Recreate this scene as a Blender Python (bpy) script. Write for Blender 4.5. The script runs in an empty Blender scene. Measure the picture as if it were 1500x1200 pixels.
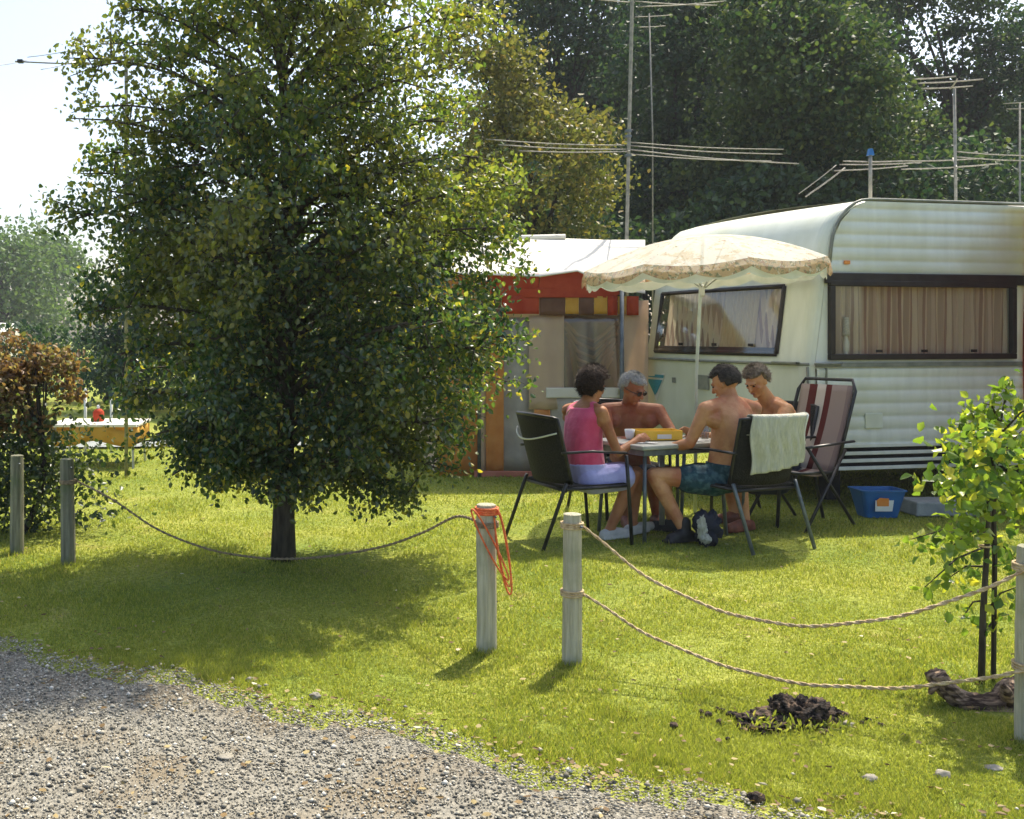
import bpy, math, random
import numpy as np
from mathutils import Vector, Matrix, noise
R = math.radians
V = Vector
scene = bpy.context.scene
col = scene.collection
CAMH = 1.4
def P(px, py, D):            # a point seen in the photo at a measured distance D
    return V(((px - 500) * D / 1500, D, CAMH - (py - 490) * D / 1500))
def G(px, py):               # a ground point seen in the photo
    D = CAMH * 1500 / (py - 490)
    return V(((px - 500) * D / 1500, D, 0))

# ------------------------------------------------------------------ materials
MATS = {}
def newmat(name):
    m = bpy.data.materials.new(name); m.use_nodes = True
    nt = m.node_tree; nt.nodes.clear()
    return m, nt, nt.nodes, nt.links
def principled(name, c1, c2=None, scale=8.0, rough=0.6, bump=0.0, bscale=40.0, metal=0.0, spec=0.4,
               detail=6.0, stretch=(1, 1, 1), lo=0.35, hi=0.65, trans=0.0, coat=0.0, sheen=0.0, c3=None, s3=2.0):
    m, nt, N, L = newmat(name)
    out = N.new('ShaderNodeOutputMaterial'); b = N.new('ShaderNodeBsdfPrincipled')
    b.inputs['Roughness'].default_value = rough; b.inputs['Metallic'].default_value = metal
    b.inputs['Specular IOR Level'].default_value = spec
    b.inputs['Coat Weight'].default_value = coat
    b.inputs['Sheen Weight'].default_value = sheen
    tc = N.new('ShaderNodeTexCoord'); mp = N.new('ShaderNodeMapping')
    mp.inputs['Scale'].default_value = stretch; L.new(tc.outputs['Object'], mp.inputs['Vector'])
    colout = None
    if c2 is None:
        b.inputs['Base Color'].default_value = (*c1, 1)
    else:
        n = N.new('ShaderNodeTexNoise'); n.inputs['Scale'].default_value = scale; n.inputs['Detail'].default_value = detail
        L.new(mp.outputs[0], n.inputs['Vector'])
        r = N.new('ShaderNodeValToRGB'); e = r.color_ramp.elements
        e[0].position = lo; e[0].color = (*c1, 1); e[1].position = hi; e[1].color = (*c2, 1)
        L.new(n.outputs['Fac'], r.inputs['Fac']); colout = r.outputs['Color']
        if c3 is not None:
            n3 = N.new('ShaderNodeTexNoise'); n3.inputs['Scale'].default_value = s3; n3.inputs['Detail'].default_value = 4
            L.new(tc.outputs['Object'], n3.inputs['Vector'])
            r3 = N.new('ShaderNodeValToRGB'); r3.color_ramp.elements[0].position = .48; r3.color_ramp.elements[1].position = .66
            L.new(n3.outputs['Fac'], r3.inputs['Fac'])
            mx = N.new('ShaderNodeMixRGB'); L.new(r3.outputs['Color'], mx.inputs['Fac'])
            L.new(colout, mx.inputs['Color1']); mx.inputs['Color2'].default_value = (*c3, 1); colout = mx.outputs['Color']
        L.new(colout, b.inputs['Base Color'])
    if bump:
        n2 = N.new('ShaderNodeTexNoise'); n2.inputs['Scale'].default_value = bscale; n2.inputs['Detail'].default_value = 5
        L.new(mp.outputs[0], n2.inputs['Vector'])
        bp = N.new('ShaderNodeBump'); bp.inputs['Strength'].default_value = bump; bp.inputs['Distance'].default_value = .01
        L.new(n2.outputs['Fac'], bp.inputs['Height']); L.new(bp.outputs[0], b.inputs['Normal'])
    if trans > 0:
        t = N.new('ShaderNodeBsdfTranslucent'); mx = N.new('ShaderNodeMixShader'); mx.inputs['Fac'].default_value = trans
        if colout is not None: L.new(colout, t.inputs['Color'])
        else: t.inputs['Color'].default_value = (*c1, 1)
        L.new(b.outputs[0], mx.inputs[1]); L.new(t.outputs[0], mx.inputs[2]); L.new(mx.outputs[0], out.inputs['Surface'])
    else:
        L.new(b.outputs[0], out.inputs['Surface'])
    return m
def leafmat(name, stops, trans=0.35, rough=0.45, spec=0.5, clump=1.2, clumpcol=None, tb=1.6):
    """each leaf takes its own colour (random per island) with patches of another leaf colour"""
    m, nt, N, L = newmat(name)
    out = N.new('ShaderNodeOutputMaterial'); b = N.new('ShaderNodeBsdfPrincipled')
    b.inputs['Roughness'].default_value = rough; b.inputs['Specular IOR Level'].default_value = spec
    g = N.new('ShaderNodeNewGeometry'); r = N.new('ShaderNodeValToRGB')
    cr = r.color_ramp
    while len(cr.elements) < len(stops): cr.elements.new(0.5)
    for e, (p, c) in zip(cr.elements, stops): e.position = p; e.color = (*c, 1)
    L.new(g.outputs['Random Per Island'], r.inputs['Fac']); c = r.outputs['Color']
    if clumpcol:
        tc = N.new('ShaderNodeTexCoord'); n = N.new('ShaderNodeTexNoise'); n.inputs['Scale'].default_value = clump
        n.inputs['Detail'].default_value = 3; L.new(tc.outputs['Object'], n.inputs['Vector'])
        rr = N.new('ShaderNodeValToRGB'); rr.color_ramp.elements[0].position = .47; rr.color_ramp.elements[1].position = .68
        rr.color_ramp.elements[1].color = (.75, .75, .75, 1)
        L.new(n.outputs['Fac'], rr.inputs['Fac'])
        mx = N.new('ShaderNodeMixRGB'); L.new(rr.outputs['Color'], mx.inputs['Fac']); L.new(c, mx.inputs['Color1'])
        mx.inputs['Color2'].default_value = (*clumpcol, 1); c = mx.outputs['Color']
    L.new(c, b.inputs['Base Color'])
    t = N.new('ShaderNodeBsdfTranslucent')
    br = N.new('ShaderNodeMixRGB'); br.blend_type = 'MULTIPLY'; br.inputs['Fac'].default_value = 1
    br.inputs['Color2'].default_value = (tb * 1.1, tb * 1.15, tb * .6, 1); L.new(c, br.inputs['Color1'])
    L.new(br.outputs[0], t.inputs['Color'])
    mx2 = N.new('ShaderNodeMixShader'); mx2.inputs['Fac'].default_value = trans
    L.new(b.outputs[0], mx2.inputs[1]); L.new(t.outputs[0], mx2.inputs[2]); L.new(mx2.outputs[0], out.inputs['Surface'])
    return m
def stripemat(name, stops, freq, axis=0, rough=.8, trans=0.0, nz=0.0):
    """woven stripes along one object axis"""
    m, nt, N, L = newmat(name)
    out = N.new('ShaderNodeOutputMaterial'); b = N.new('ShaderNodeBsdfPrincipled'); b.inputs['Roughness'].default_value = rough
    b.inputs['Specular IOR Level'].default_value = .2
    tc = N.new('ShaderNodeTexCoord'); sp = N.new('ShaderNodeSeparateXYZ'); L.new(tc.outputs['Object'], sp.inputs[0])
    mu = N.new('ShaderNodeMath'); mu.operation = 'MULTIPLY'; mu.inputs[1].default_value = freq; L.new(sp.outputs[axis], mu.inputs[0])
    fr = N.new('ShaderNodeMath'); fr.operation = 'FRACT'
    src = mu.outputs[0]
    if nz:
        n = N.new('ShaderNodeTexNoise'); n.inputs['Scale'].default_value = 6; L.new(tc.outputs['Object'], n.inputs['Vector'])
        ma = N.new('ShaderNodeMath'); ma.operation = 'MULTIPLY_ADD'; ma.inputs[1].default_value = nz; L.new(n.outputs['Fac'], ma.inputs[0]); L.new(src, ma.inputs[2]); src = ma.outputs[0]
    L.new(src, fr.inputs[0])
    r = N.new('ShaderNodeValToRGB'); cr = r.color_ramp; cr.interpolation = 'CONSTANT'
    while len(cr.elements) < len(stops): cr.elements.new(0.5)
    for e, (p, c) in zip(cr.elements, stops): e.position = p; e.color = (*c, 1)
    L.new(fr.outputs[0], r.inputs['Fac']); L.new(r.outputs['Color'], b.inputs['Base Color'])
    if trans:
        t = N.new('ShaderNodeBsdfTranslucent'); L.new(r.outputs['Color'], t.inputs['Color']); mx = N.new('ShaderNodeMixShader')
        mx.inputs['Fac'].default_value = trans; L.new(b.outputs[0], mx.inputs[1]); L.new(t.outputs[0], mx.inputs[2]); L.new(mx.outputs[0], out.inputs['Surface'])
    else: L.new(b.outputs[0], out.inputs['Surface'])
    return m
def glassmat(name, tint=(.8, .85, .8), fac=.5, rough=.03):
    m, nt, N, L = newmat(name)
    out = N.new('ShaderNodeOutputMaterial'); g = N.new('ShaderNodeBsdfGlossy'); g.inputs['Roughness'].default_value = rough
    g.inputs['Color'].default_value = (.9, .9, .9, 1)
    t = N.new('ShaderNodeBsdfTransparent'); t.inputs['Color'].default_value = (*tint, 1)
    f = N.new('ShaderNodeLayerWeight'); f.inputs['Blend'].default_value = .5
    pw = N.new('ShaderNodeMath'); pw.operation = 'POWER'; pw.inputs[1].default_value = 3.5; L.new(f.outputs['Facing'], pw.inputs[0])
    ad = N.new('ShaderNodeMath'); ad.operation = 'MULTIPLY_ADD'; ad.inputs[1].default_value = .75; ad.inputs[2].default_value = .045 + fac; ad.use_clamp = True
    L.new(pw.outputs[0], ad.inputs[0])
    mx = N.new('ShaderNodeMixShader'); L.new(ad.outputs[0], mx.inputs['Fac']); L.new(t.outputs[0], mx.inputs[1]); L.new(g.outputs[0], mx.inputs[2])
    L.new(mx.outputs[0], out.inputs['Surface'])
    return m
def floralmat(name, rich=False):
    m, nt, N, L = newmat(name)
    out = N.new('ShaderNodeOutputMaterial'); b = N.new('ShaderNodeBsdfPrincipled'); b.inputs['Roughness'].default_value = .85
    tc = N.new('ShaderNodeTexCoord')
    def vor(scale, thr, c, prev, seed):
        mp = N.new('ShaderNodeMapping'); mp.inputs['Location'].default_value = (seed, seed * 1.7, seed * .3); L.new(tc.outputs['Object'], mp.inputs[0])
        n = N.new('ShaderNodeTexNoise'); n.inputs['Scale'].default_value = scale; n.inputs['Detail'].default_value = 5; n.inputs['Roughness'].default_value = .65
        L.new(mp.outputs[0], n.inputs['Vector'])
        r = N.new('ShaderNodeValToRGB'); r.color_ramp.elements[0].position = thr; r.color_ramp.elements[1].position = thr + .03
        L.new(n.outputs['Fac'], r.inputs['Fac'])
        mx = N.new('ShaderNodeMixRGB'); L.new(r.outputs[0], mx.inputs['Fac'])
        if isinstance(prev, tuple): mx.inputs['Color1'].default_value = (*prev, 1)
        else: L.new(prev, mx.inputs['Color1'])
        mx.inputs['Color2'].default_value = (*c, 1); return mx.outputs[0]
    o_ = -.15 if rich else .01
    c = vor(9, .54 + o_, (.66, .57, .40), (.78, .76, .66), 0)
    c = vor(17, .61 + o_, (.30, .13, .06) if rich else (.46, .30, .18), c, 3.3)
    c = vor(21, .63 + o_, (.16, .17, .07) if rich else (.30, .30, .16), c, 7.1)
    c = vor(26, .62 + o_, (.55, .36, .17), c, 11.9)
    L.new(c, b.inputs['Base Color'])
    t = N.new('ShaderNodeBsdfTranslucent'); L.new(c, t.inputs['Color']); mx = N.new('ShaderNodeMixShader'); mx.inputs['Fac'].default_value = .5
    L.new(b.outputs[0], mx.inputs[1]); L.new(t.outputs[0], mx.inputs[2])
    tp = N.new('ShaderNodeBsdfTransparent'); m3 = N.new('ShaderNodeMixShader'); m3.inputs['Fac'].default_value = .26   # open weave
    L.new(mx.outputs[0], m3.inputs[1]); L.new(tp.outputs[0], m3.inputs[2]); L.new(m3.outputs[0], out.inputs['Surface'])
    return m

M = dict(
    bark=principled('bark', (.035, .028, .02), (.09, .075, .055), 14, .9, .9, 30, stretch=(3, 3, .6)),
    darkbark=principled('dark_bark', (.02, .018, .015), (.05, .042, .035), 10, .9, .6, 20, stretch=(3, 3, .6)),
    post=principled('weathered_post', (.42, .39, .27), (.60, .56, .41), 12, .85, .9, 45, stretch=(7, 7, .4), c3=(.33, .33, .21), s3=5),
    oldpost=principled('mossy_post', (.13, .13, .09), (.27, .26, .18), 9, .9, .6, 60, stretch=(6, 6, .5), c3=(.12, .15, .07), s3=5),
    rope=principled('rope', (.42, .29, .15), (.68, .54, .32), 60, .9, .8, 220),
    oldrope=principled('old_rope', (.20, .15, .09), (.36, .28, .17), 60, .9, .8, 220),
    redrope=principled('orange_rope', (.62, .10, .03), (.80, .22, .07), 60, .7, .5, 220),
    cream=principled('cream_panel', (.62, .65, .53), (.69, .72, .60), 5, .38, .05, 90, spec=.5, stretch=(2, 2, .3), c3=(.57, .59, .44), s3=1.3),
    creamrib=principled('cream_ribbed_panel', (.66, .68, .59), (.74, .76, .67), 5, .42, .05, 90, spec=.5, stretch=(3, 1, .35), c3=(.58, .59, .46), s3=1.4),
    roofw=principled('white_roof', (.72, .73, .64), (.80, .80, .72), 2, .45, .03, 50),
    trim=principled('grey_trim', (.16, .17, .14), (.24, .25, .2), 12, .5),
    alu=principled('aluminium', (.45, .46, .44), (.6, .6, .57), 20, .4, .1, 80, metal=.7),
    alud=principled('weathered_aerial_rod', (.20, .19, .155), (.32, .30, .25), 20, .6, .1, 80, metal=.2),
    dark=principled('dark_frame', (.018, .014, .012), (.03, .024, .02), 12, .45),
    black=principled('black_rubber', (.012, .012, .012), (.02, .02, .02), 12, .7),
    under=principled('underbody', (.02, .02, .02), (.035, .033, .03), 12, .9),
    glass=glassmat('window_glass', (.9, .88, .82), .05),
    glassf=glassmat('front_window_glass', (.9, .9, .84), .06, .08),
    vinyl=glassmat('awning_vinyl', (.75, .72, .68), .06, .25),
    curtain=stripemat('curtain_fabric', [(0, (.52, .42, .33)), (.3, (.66, .54, .43)), (.55, (.42, .30, .24)), (.7, (.75, .64, .50))], 9, 0, .9, .3, .06),
    curtainl=principled('pale_curtain', (.62, .52, .34), (.75, .66, .46), 30, .9, .3, 30, stretch=(5, 5, .2), trans=.3),
    lace=principled('white_net', (.55, .55, .46), (.8, .8, .7), 120, .9, .2, 100, trans=.3),
    wicker=principled('dark_woven_plastic', (.008, .008, .008), (.022, .022, .018), 90, .7, .8, 120, spec=.2),
    tubeb=principled('black_tube', (.014, .014, .014), (.03, .03, .028), 20, .4),
    tubeg=principled('grey_tube', (.10, .12, .13), (.16, .18, .19), 20, .4, metal=.3),
    plasticw=principled('white_plastic', (.62, .63, .56), (.72, .72, .66), 8, .45),
    tabletopm=principled('worn_table_laminate', (.30, .31, .27), (.42, .42, .37), 9, .5),
    cloth_y=principled('yellow_card', (.78, .46, .03), (.85, .58, .07), 9, .6),
    towel=principled('pale_towel', (.46, .46, .38), (.62, .61, .51), 40, .95, .9, 60, stretch=(2, 2, .3), c3=(.50, .50, .38), s3=12, trans=.1),
    skin=principled('tanned_skin', (.33, .135, .058), (.45, .205, .095), 9, .5, .3, 70, spec=.22, c3=(.30, .10, .05), s3=7),
    skinl=principled('lighter_tanned_skin', (.48, .225, .10), (.62, .32, .155), 9, .5, .3, 70, spec=.22, c3=(.42, .15, .07), s3=6),
    skinr=principled('reddish_tanned_skin', (.27, .10, .05), (.38, .165, .085), 9, .5, .3, 70, spec=.22, c3=(.27, .075, .04), s3=7),
    hairb=principled('dark_brown_hair', (.014, .008, .005), (.04, .022, .013), 60, .7, .8, 90, spec=.15),
    hairg=principled('grey_hair', (.22, .22, .21), (.36, .35, .33), 60, .5, .8, 90),
    hairs=principled('greying_dark_hair', (.022, .017, .013), (.06, .05, .04), 50, .7, .8, 90, spec=.15),
    hairl=principled('grey_brown_hair', (.10, .07, .045), (.22, .17, .11), 50, .5, .8, 90),
    pink=principled('pink_cotton', (.60, .05, .13), (.70, .10, .20), 9, .9, 1.0, 13, sheen=.3, trans=.08),
    lilac=principled('lilac_cotton', (.32, .32, .60), (.42, .42, .72), 9, .9, 1.0, 13, sheen=.3),
    teal=principled('dark_teal_cotton', (.006, .035, .055), (.012, .06, .085), 22, .8, .5, 25, c3=(.06, .13, .15), s3=24),
    navy=principled('dark_cotton', (.015, .018, .03), (.03, .034, .05), 12, .9, .3, 25),
    shoew=principled('pale_shoe', (.42, .42, .40), (.55, .54, .5), 20, .7),
    shoeb=principled('black_shoe', (.012, .012, .013), (.03, .03, .03), 20, .6),
    sandal=principled('brown_sandal', (.12, .035, .02), (.2, .06, .03), 20, .6),
    eye=principled('eye', (.015, .012, .01), None, rough=.2),
    lip=principled('lip', (.30, .09, .07), None, rough=.5),
    blue=principled('blue_plastic', (.015, .10, .28), (.02, .13, .34), 9, .4),
    orange=principled('orange_print', (.72, .23, .04), (.78, .3, .07), 9, .6),
    white=principled('white_print', (.72, .72, .68), None, rough=.6),
    tealp=principled('teal_print', (.03, .22, .30), (.05, .32, .38), 60, .6),
    redc=principled('red_orange_canvas', (.50, .06, .02), (.60, .10, .035), 7, .85, .4, 20, trans=.35),
    tentorange=principled('orange_canvas', (.62, .25, .06), (.72, .34, .10), 7, .85, .4, 20, trans=.3),
    tentbeige=principled('beige_canvas', (.66, .52, .38), (.72, .58, .43), 4, .85, .3, 15, trans=.4),
    tentbrown=principled('brown_canvas', (.13, .06, .035), (.18, .09, .05), 8, .85, .4, 20, trans=.1),
    tentyellow=principled('ochre_canvas', (.66, .36, .05), (.74, .44, .08), 8, .85, .4, 20, trans=.3),
    tentroof=principled('white_canvas_roof', (.74, .72, .63), (.82, .8, .72), 3, .75, .3, 12, trans=.25),
    pinkhem=principled('faded_red_hem', (.42, .13, .09), (.52, .2, .14), 8, .8),
    redpaint=principled('red_canvas_wall', (.42, .04, .02), (.5, .06, .03), 8, .75, .3, 20),
    greyv=principled('grey_cloth', (.30, .28, .25), (.40, .37, .33), 5, .8, .5, 18),
    soil=principled('dug_soil', (.014, .010, .007), (.13, .085, .055), 28, .95, 1.0, 90, lo=.45),
    wood=principled('driftwood', (.05, .028, .018), (.34, .24, .16), 9, .9, 1.0, 30, stretch=(1, 5, 5), lo=.42, hi=.60),
    stone=principled('pale_stone', (.20, .185, .14), (.34, .31, .25), 9, .85, .6, 30),
    step=principled('concrete_slab', (.20, .22, .21), (.28, .30, .28), 12, .9, .4, 60),
    green=principled('green_cloth', (.03, .16, .06), (.06, .26, .10), 12, .85, .4, 30),
    floral=floralmat('floral_fabric'), fringe=floralmat('floral_fringe_fabric', True),
    valance=principled('pale_valance', (.55, .60, .50), (.66, .70, .60), 9, .85, .2, 30, trans=.3),
    sling=stripemat('striped_sling', [(0, (.10, .02, .015)), (.10, (.30, .23, .19)), (.36, (.22, .16, .14)), (.46, (.34, .27, .22)), (.70, (.10, .02, .015)), (.84, (.52, .46, .38))], 1 / .46, 0, .85),
    towelred=principled('dark_red_canvas', (.14, .03, .03), (.2, .05, .04), 9, .8),
)
M['leaf'] = leafmat('tree_leaf', [(0, (.014, .042, .020)), (.35, (.026, .066, .022)), (.7, (.060, .095, .026)), (.90, (.12, .14, .035)), (.97, (.36, .30, .04))], .38, .30, .8, 1.1, (.14, .14, .024), 2.2)
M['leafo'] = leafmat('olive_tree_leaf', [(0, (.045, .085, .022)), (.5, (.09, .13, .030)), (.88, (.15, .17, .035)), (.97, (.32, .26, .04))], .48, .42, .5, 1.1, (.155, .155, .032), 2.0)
M['leafy'] = leafmat('olive_leaf', [(0, (.06, .08, .022)), (.5, (.12, .13, .035)), (.85, (.19, .175, .05)), (1, (.28, .20, .06))], .38, .5, .3, .5, (.16, .14, .055), 1.4)
M['leafd'] = leafmat('dark_leaf', [(0, (.011, .034, .022)), (.5, (.024, .056, .031)), (.85, (.050, .088, .040)), (1, (.09, .13, .055))], .28, .6, .3, .35, (.048, .078, .034), 1.6)
M['leafd2'] = leafmat('mid_green_leaf', [(0, (.018, .046, .020)), (.5, (.038, .076, .028)), (.85, (.08, .115, .038)), (1, (.13, .15, .05))], .32, .6, .3, .35, (.075, .095, .032), 1.6)
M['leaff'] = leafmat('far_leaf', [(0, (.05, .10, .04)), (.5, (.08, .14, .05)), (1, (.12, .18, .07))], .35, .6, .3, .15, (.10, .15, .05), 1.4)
M['leafr'] = leafmat('copper_leaf', [(0, (.08, .06, .03)), (.3, (.17, .10, .05)), (.6, (.25, .16, .08)), (.75, (.13, .15, .04)), (1, (.34, .26, .13))], .4, .5, .4, 3, (.24, .11, .05), 1.4)
M['leafg'] = leafmat('hedge_leaf', [(0, (.02, .04, .014)), (.6, (.04, .07, .02)), (1, (.12, .15, .03))], .3, .4, .5, 3, (.03, .05, .018), 1.5)
M['leafs'] = leafmat('sapling_leaf', [(0, (.04, .09, .02)), (.5, (.11, .18, .03)), (.8, (.26, .30, .045)), (1, (.46, .42, .05))], .45, .35, .5, 3, (.22, .30, .03), 1.7)
M['grassb'] = leafmat('grass_blade', [(0, (.15, .19, .036)), (.5, (.27, .305, .052)), (.85, (.38, .38, .075)), (1, (.48, .41, .14))], .5, .5, .3, .9, (.31, .33, .07), 1.15)
M['litter'] = leafmat('fallen_leaf', [(0, (.10, .06, .025)), (.4, (.20, .13, .05)), (.7, (.30, .23, .10)), (.93, (.36, .29, .13)), (1, (.6, .56, .42))], .15, .7, .3, 3, None, 1.2)

# ------------------------------------------------------------------ object helpers
def tag(o, label=None, cat=None, group=None, kind=None):
    if label: o['label'] = label
    if cat: o['category'] = cat
    if group: o['group'] = group
    if kind: o['kind'] = kind
    return o
def wm(o):
    m = Matrix.Identity(4)
    while o is not None:
        m = (Matrix.Translation(o.location) @ o.rotation_euler.to_matrix().to_4x4()) @ m
        o = o.parent
    return m
def thing(name, label, cat, loc=(0, 0, 0), rz=0, group=None):
    o = bpy.data.objects.new(name, None); col.objects.link(o); o.empty_display_size = .1
    o.location = loc; o.rotation_euler = (0, 0, rz)
    return tag(o, label, cat, group)
def copy_tree(o, parent=None):
    c = o.copy(); col.objects.link(c)
    if parent is not None: c.parent = parent
    for ch in list(o.children): copy_tree(ch, c)
    return c
def link(name, me, mat, parent=None, smooth=True):
    o = bpy.data.objects.new(name, me); col.objects.link(o)
    if mat is not None: me.materials.append(M[mat] if isinstance(mat, str) else mat)
    if smooth: me.polygons.foreach_set('use_smooth', [True] * len(me.polygons))
    if parent is not None: o.parent = parent
    return o
class MB:
    def __init__(s): s.v = []; s.f = []
    def add(s, vs, fs):
        b = len(s.v); s.v += [V(v) for v in vs]; s.f += [tuple(i + b for i in f) for f in fs]; return s
    def box(s, c, size, rot=None, taper=1.0):
        hx, hy, hz = [a / 2 for a in size]; vs = []
        for z in (-hz, hz):
            k = taper if z > 0 else 1
            vs += [V((-hx * k, -hy * k, z)), V((hx * k, -hy * k, z)), V((hx * k, hy * k, z)), V((-hx * k, hy * k, z))]
        if rot is not None: vs = [rot @ v for v in vs]
        return s.add([v + V(c) for v in vs], [(3, 2, 1, 0), (4, 5, 6, 7), (0, 1, 5, 4), (1, 2, 6, 5), (2, 3, 7, 6), (3, 0, 4, 7)])
    def bar(s, a, b, w, h, up=(0, 0, 1)):
        a, b = V(a), V(b); d = (b - a).normalized(); x = d.cross(V(up))
        if x.length < 1e-3: x = d.cross(V((1, 0, 0)))
        x.normalize(); y = x.cross(d)
        vs = [p + x * i * w / 2 + y * j * h / 2 for p in (a, b) for i, j in ((-1, -1), (1, -1), (1, 1), (-1, 1))]
        return s.add(vs, [(0, 1, 2, 3), (7, 6, 5, 4), (4, 5, 1, 0), (5, 6, 2, 1), (6, 7, 3, 2), (7, 4, 0, 3)])
    def loft(s, rings, caps=True, closed=True):
        n = len(rings[0]); b = len(s.v)
        for r in rings: s.v += [V(p) for p in r]
        m = n if closed else n - 1
        for i in range(len(rings) - 1):
            for j in range(m):
                k = (j + 1) % n
                s.f.append((b + i * n + j, b + i * n + k, b + (i + 1) * n + k, b + (i + 1) * n + j))
        if caps and closed:
            s.f.append(tuple(b + j for j in reversed(range(n))))
            e = b + (len(rings) - 1) * n
            s.f.append(tuple(e + j for j in range(n)))
        return s
    def tube(s, pts, r, n=8, caps=True, flat=1.0):
        pts = [V(p) for p in pts]; rs = r if isinstance(r, (list, tuple)) else [r] * len(pts)
        rings = []; px = None
        for i, p in enumerate(pts):
            d = (pts[min(i + 1, len(pts) - 1)] - pts[max(i - 1, 0)])
            if d.length < 1e-9: d = V((0, 0, 1))
            d.normalize()
            if px is None:
                px = d.cross(V((0, 0, 1)))
                if px.length < .05: px = d.cross(V((1, 0, 0)))
            x = (px - d * px.dot(d))
            if x.length < 1e-6: x = d.orthogonal()
            x.normalize(); y = d.cross(x); px = x
            rings.append([p + x * math.cos(2 * math.pi * k / n) * rs[i] + y * math.sin(2 * math.pi * k / n) * rs[i] * flat for k in range(n)])
        return s.loft(rings, caps)
    def ell(s, c, rad, axes=None, n=14, m=10):
        c = V(c); ax = axes or (V((1, 0, 0)), V((0, 1, 0)), V((0, 0, 1))); rings = []
        for i in range(m + 1):
            th = math.pi * (i + .02) / (m + .04)
            rings.append([c + ax[0] * rad[0] * math.sin(th) * math.cos(2 * math.pi * k / n) + ax[1] * rad[1] * math.sin(th) * math.sin(2 * math.pi * k / n) - ax[2] * rad[2] * math.cos(th) for k in range(n)])
        return s.loft(rings)
    def cap(s, a, ra, b, rb, n=12):
        """tapered limb with round ends"""
        a, b = V(a), V(b); d = b - a; L = d.length; d = d / max(L, 1e-6)
        pts = []; rs = []
        for k in range(5):
            t = math.pi / 2 * (1 - k / 4); pts.append(a - d * ra * math.sin(t)); rs.append(max(ra * math.cos(t), ra * .05))
        for k in range(5):
            t = math.pi / 2 * (k / 4); pts.append(b + d * rb * math.sin(t)); rs.append(max(rb * math.cos(t), rb * .05))
        return s.tube(pts, rs, n)
    def grid(s, fn, nu, nv):
        b = len(s.v)
        for i in range(nu + 1):
            for j in range(nv + 1): s.v.append(V(fn(i / nu, j / nv)))
        for i in range(nu):
            for j in range(nv):
                a = b + i * (nv + 1) + j; s.f.append((a, a + nv + 1, a + nv + 2, a + 1))
        return s
    def build(s, name, mat, parent=None, world=False, smooth=False, bevel=0, solid=0, subsurf=0):
        vs = s.v
        if world and parent is not None:
            inv = wm(parent).inverted(); vs = [inv @ v for v in vs]
        me = bpy.data.meshes.new(name); me.from_pydata([tuple(v) for v in vs], [], s.f); me.update()
        o = link(name, me, mat, parent, smooth)
        if solid:
            md = o.modifiers.new('s', 'SOLIDIFY'); md.thickness = solid; md.offset = 0
        if bevel:
            md = o.modifiers.new('b', 'BEVEL'); md.width = bevel; md.segments = 2; md.limit_method = 'ANGLE'; md.angle_limit = R(40)
        if subsurf:
            md = o.modifiers.new('u', 'SUBSURF'); md.levels = subsurf; md.render_levels = subsurf
        return o
def remeshed(mb, name, mat, parent, voxel=.007, smooth=3):
    """one continuous skin grown round the overlapping closed shapes in mb (world coordinates)"""
    inv = wm(parent).inverted()
    me = bpy.data.meshes.new(name); me.from_pydata([tuple(inv @ v) for v in mb.v], [], mb.f); me.update()
    t = bpy.data.objects.new('t', me); col.objects.link(t)
    md = t.modifiers.new('r', 'REMESH'); md.mode = 'VOXEL'; md.voxel_size = voxel; md.use_smooth_shade = True
    ms = t.modifiers.new('s', 'SMOOTH'); ms.iterations = smooth; ms.factor = .5
    dg = bpy.context.evaluated_depsgraph_get(); dg.update()
    nm = bpy.data.meshes.new_from_object(t.evaluated_get(dg))
    bpy.data.objects.remove(t); nm.name = name; nm.materials.clear()
    return link(name, nm, mat, parent, True)
def npmesh(name, verts, faces, mat, parent=None, smooth=False):
    """verts (n,3), faces (m,k) arrays"""
    me = bpy.data.meshes.new(name); verts = np.asarray(verts, np.float32); faces = np.asarray(faces, np.int32)
    m, k = faces.shape
    me.vertices.add(len(verts)); me.vertices.foreach_set('co', verts.ravel())
    me.loops.add(m * k); me.loops.foreach_set('vertex_index', faces.ravel())
    me.polygons.add(m); me.polygons.foreach_set('loop_start', np.arange(0, m * k, k, dtype=np.int32))
    me.update(calc_edges=True); me.validate()
    return link(name, me, mat, parent, smooth)
def rot_basis(rng, n, down=0.0):
    """random leaf frames: axis (leaf direction), side"""
    a = rng.normal(size=(n, 3)); a[:, 2] -= down; a /= np.linalg.norm(a, axis=1)[:, None]
    b = rng.normal(size=(n, 3)); b -= (b * a).sum(1)[:, None] * a; b /= np.linalg.norm(b, axis=1)[:, None]
    return a, b
def leaves(centers, size, rng, aspect=.62, down=.5, fold=.18):
    n = len(centers); a, b = rot_basis(rng, n, down); c = np.cross(a, b)
    s = (size * rng.uniform(.65, 1.25, n))[:, None]
    v = np.empty((n, 6, 3))
    v[:, 0] = centers; v[:, 1] = centers + a * s * .38 + b * s * aspect * .5 + c * s * fold
    v[:, 2] = centers + a * s * .75 + b * s * aspect * .36 + c * s * fold * .7
    v[:, 3] = centers + a * s
    v[:, 4] = centers + a * s * .75 - b * s * aspect * .36 + c * s * fold * .7
    v[:, 5] = centers + a * s * .38 - b * s * aspect * .5 + c * s * fold
    i = np.arange(n)[:, None] * 6
    f = np.concatenate([i + np.array([[0, 1, 2, 3]]), i + np.array([[0, 3, 4, 5]])], 0)
    return v.reshape(-1, 3), f

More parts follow.
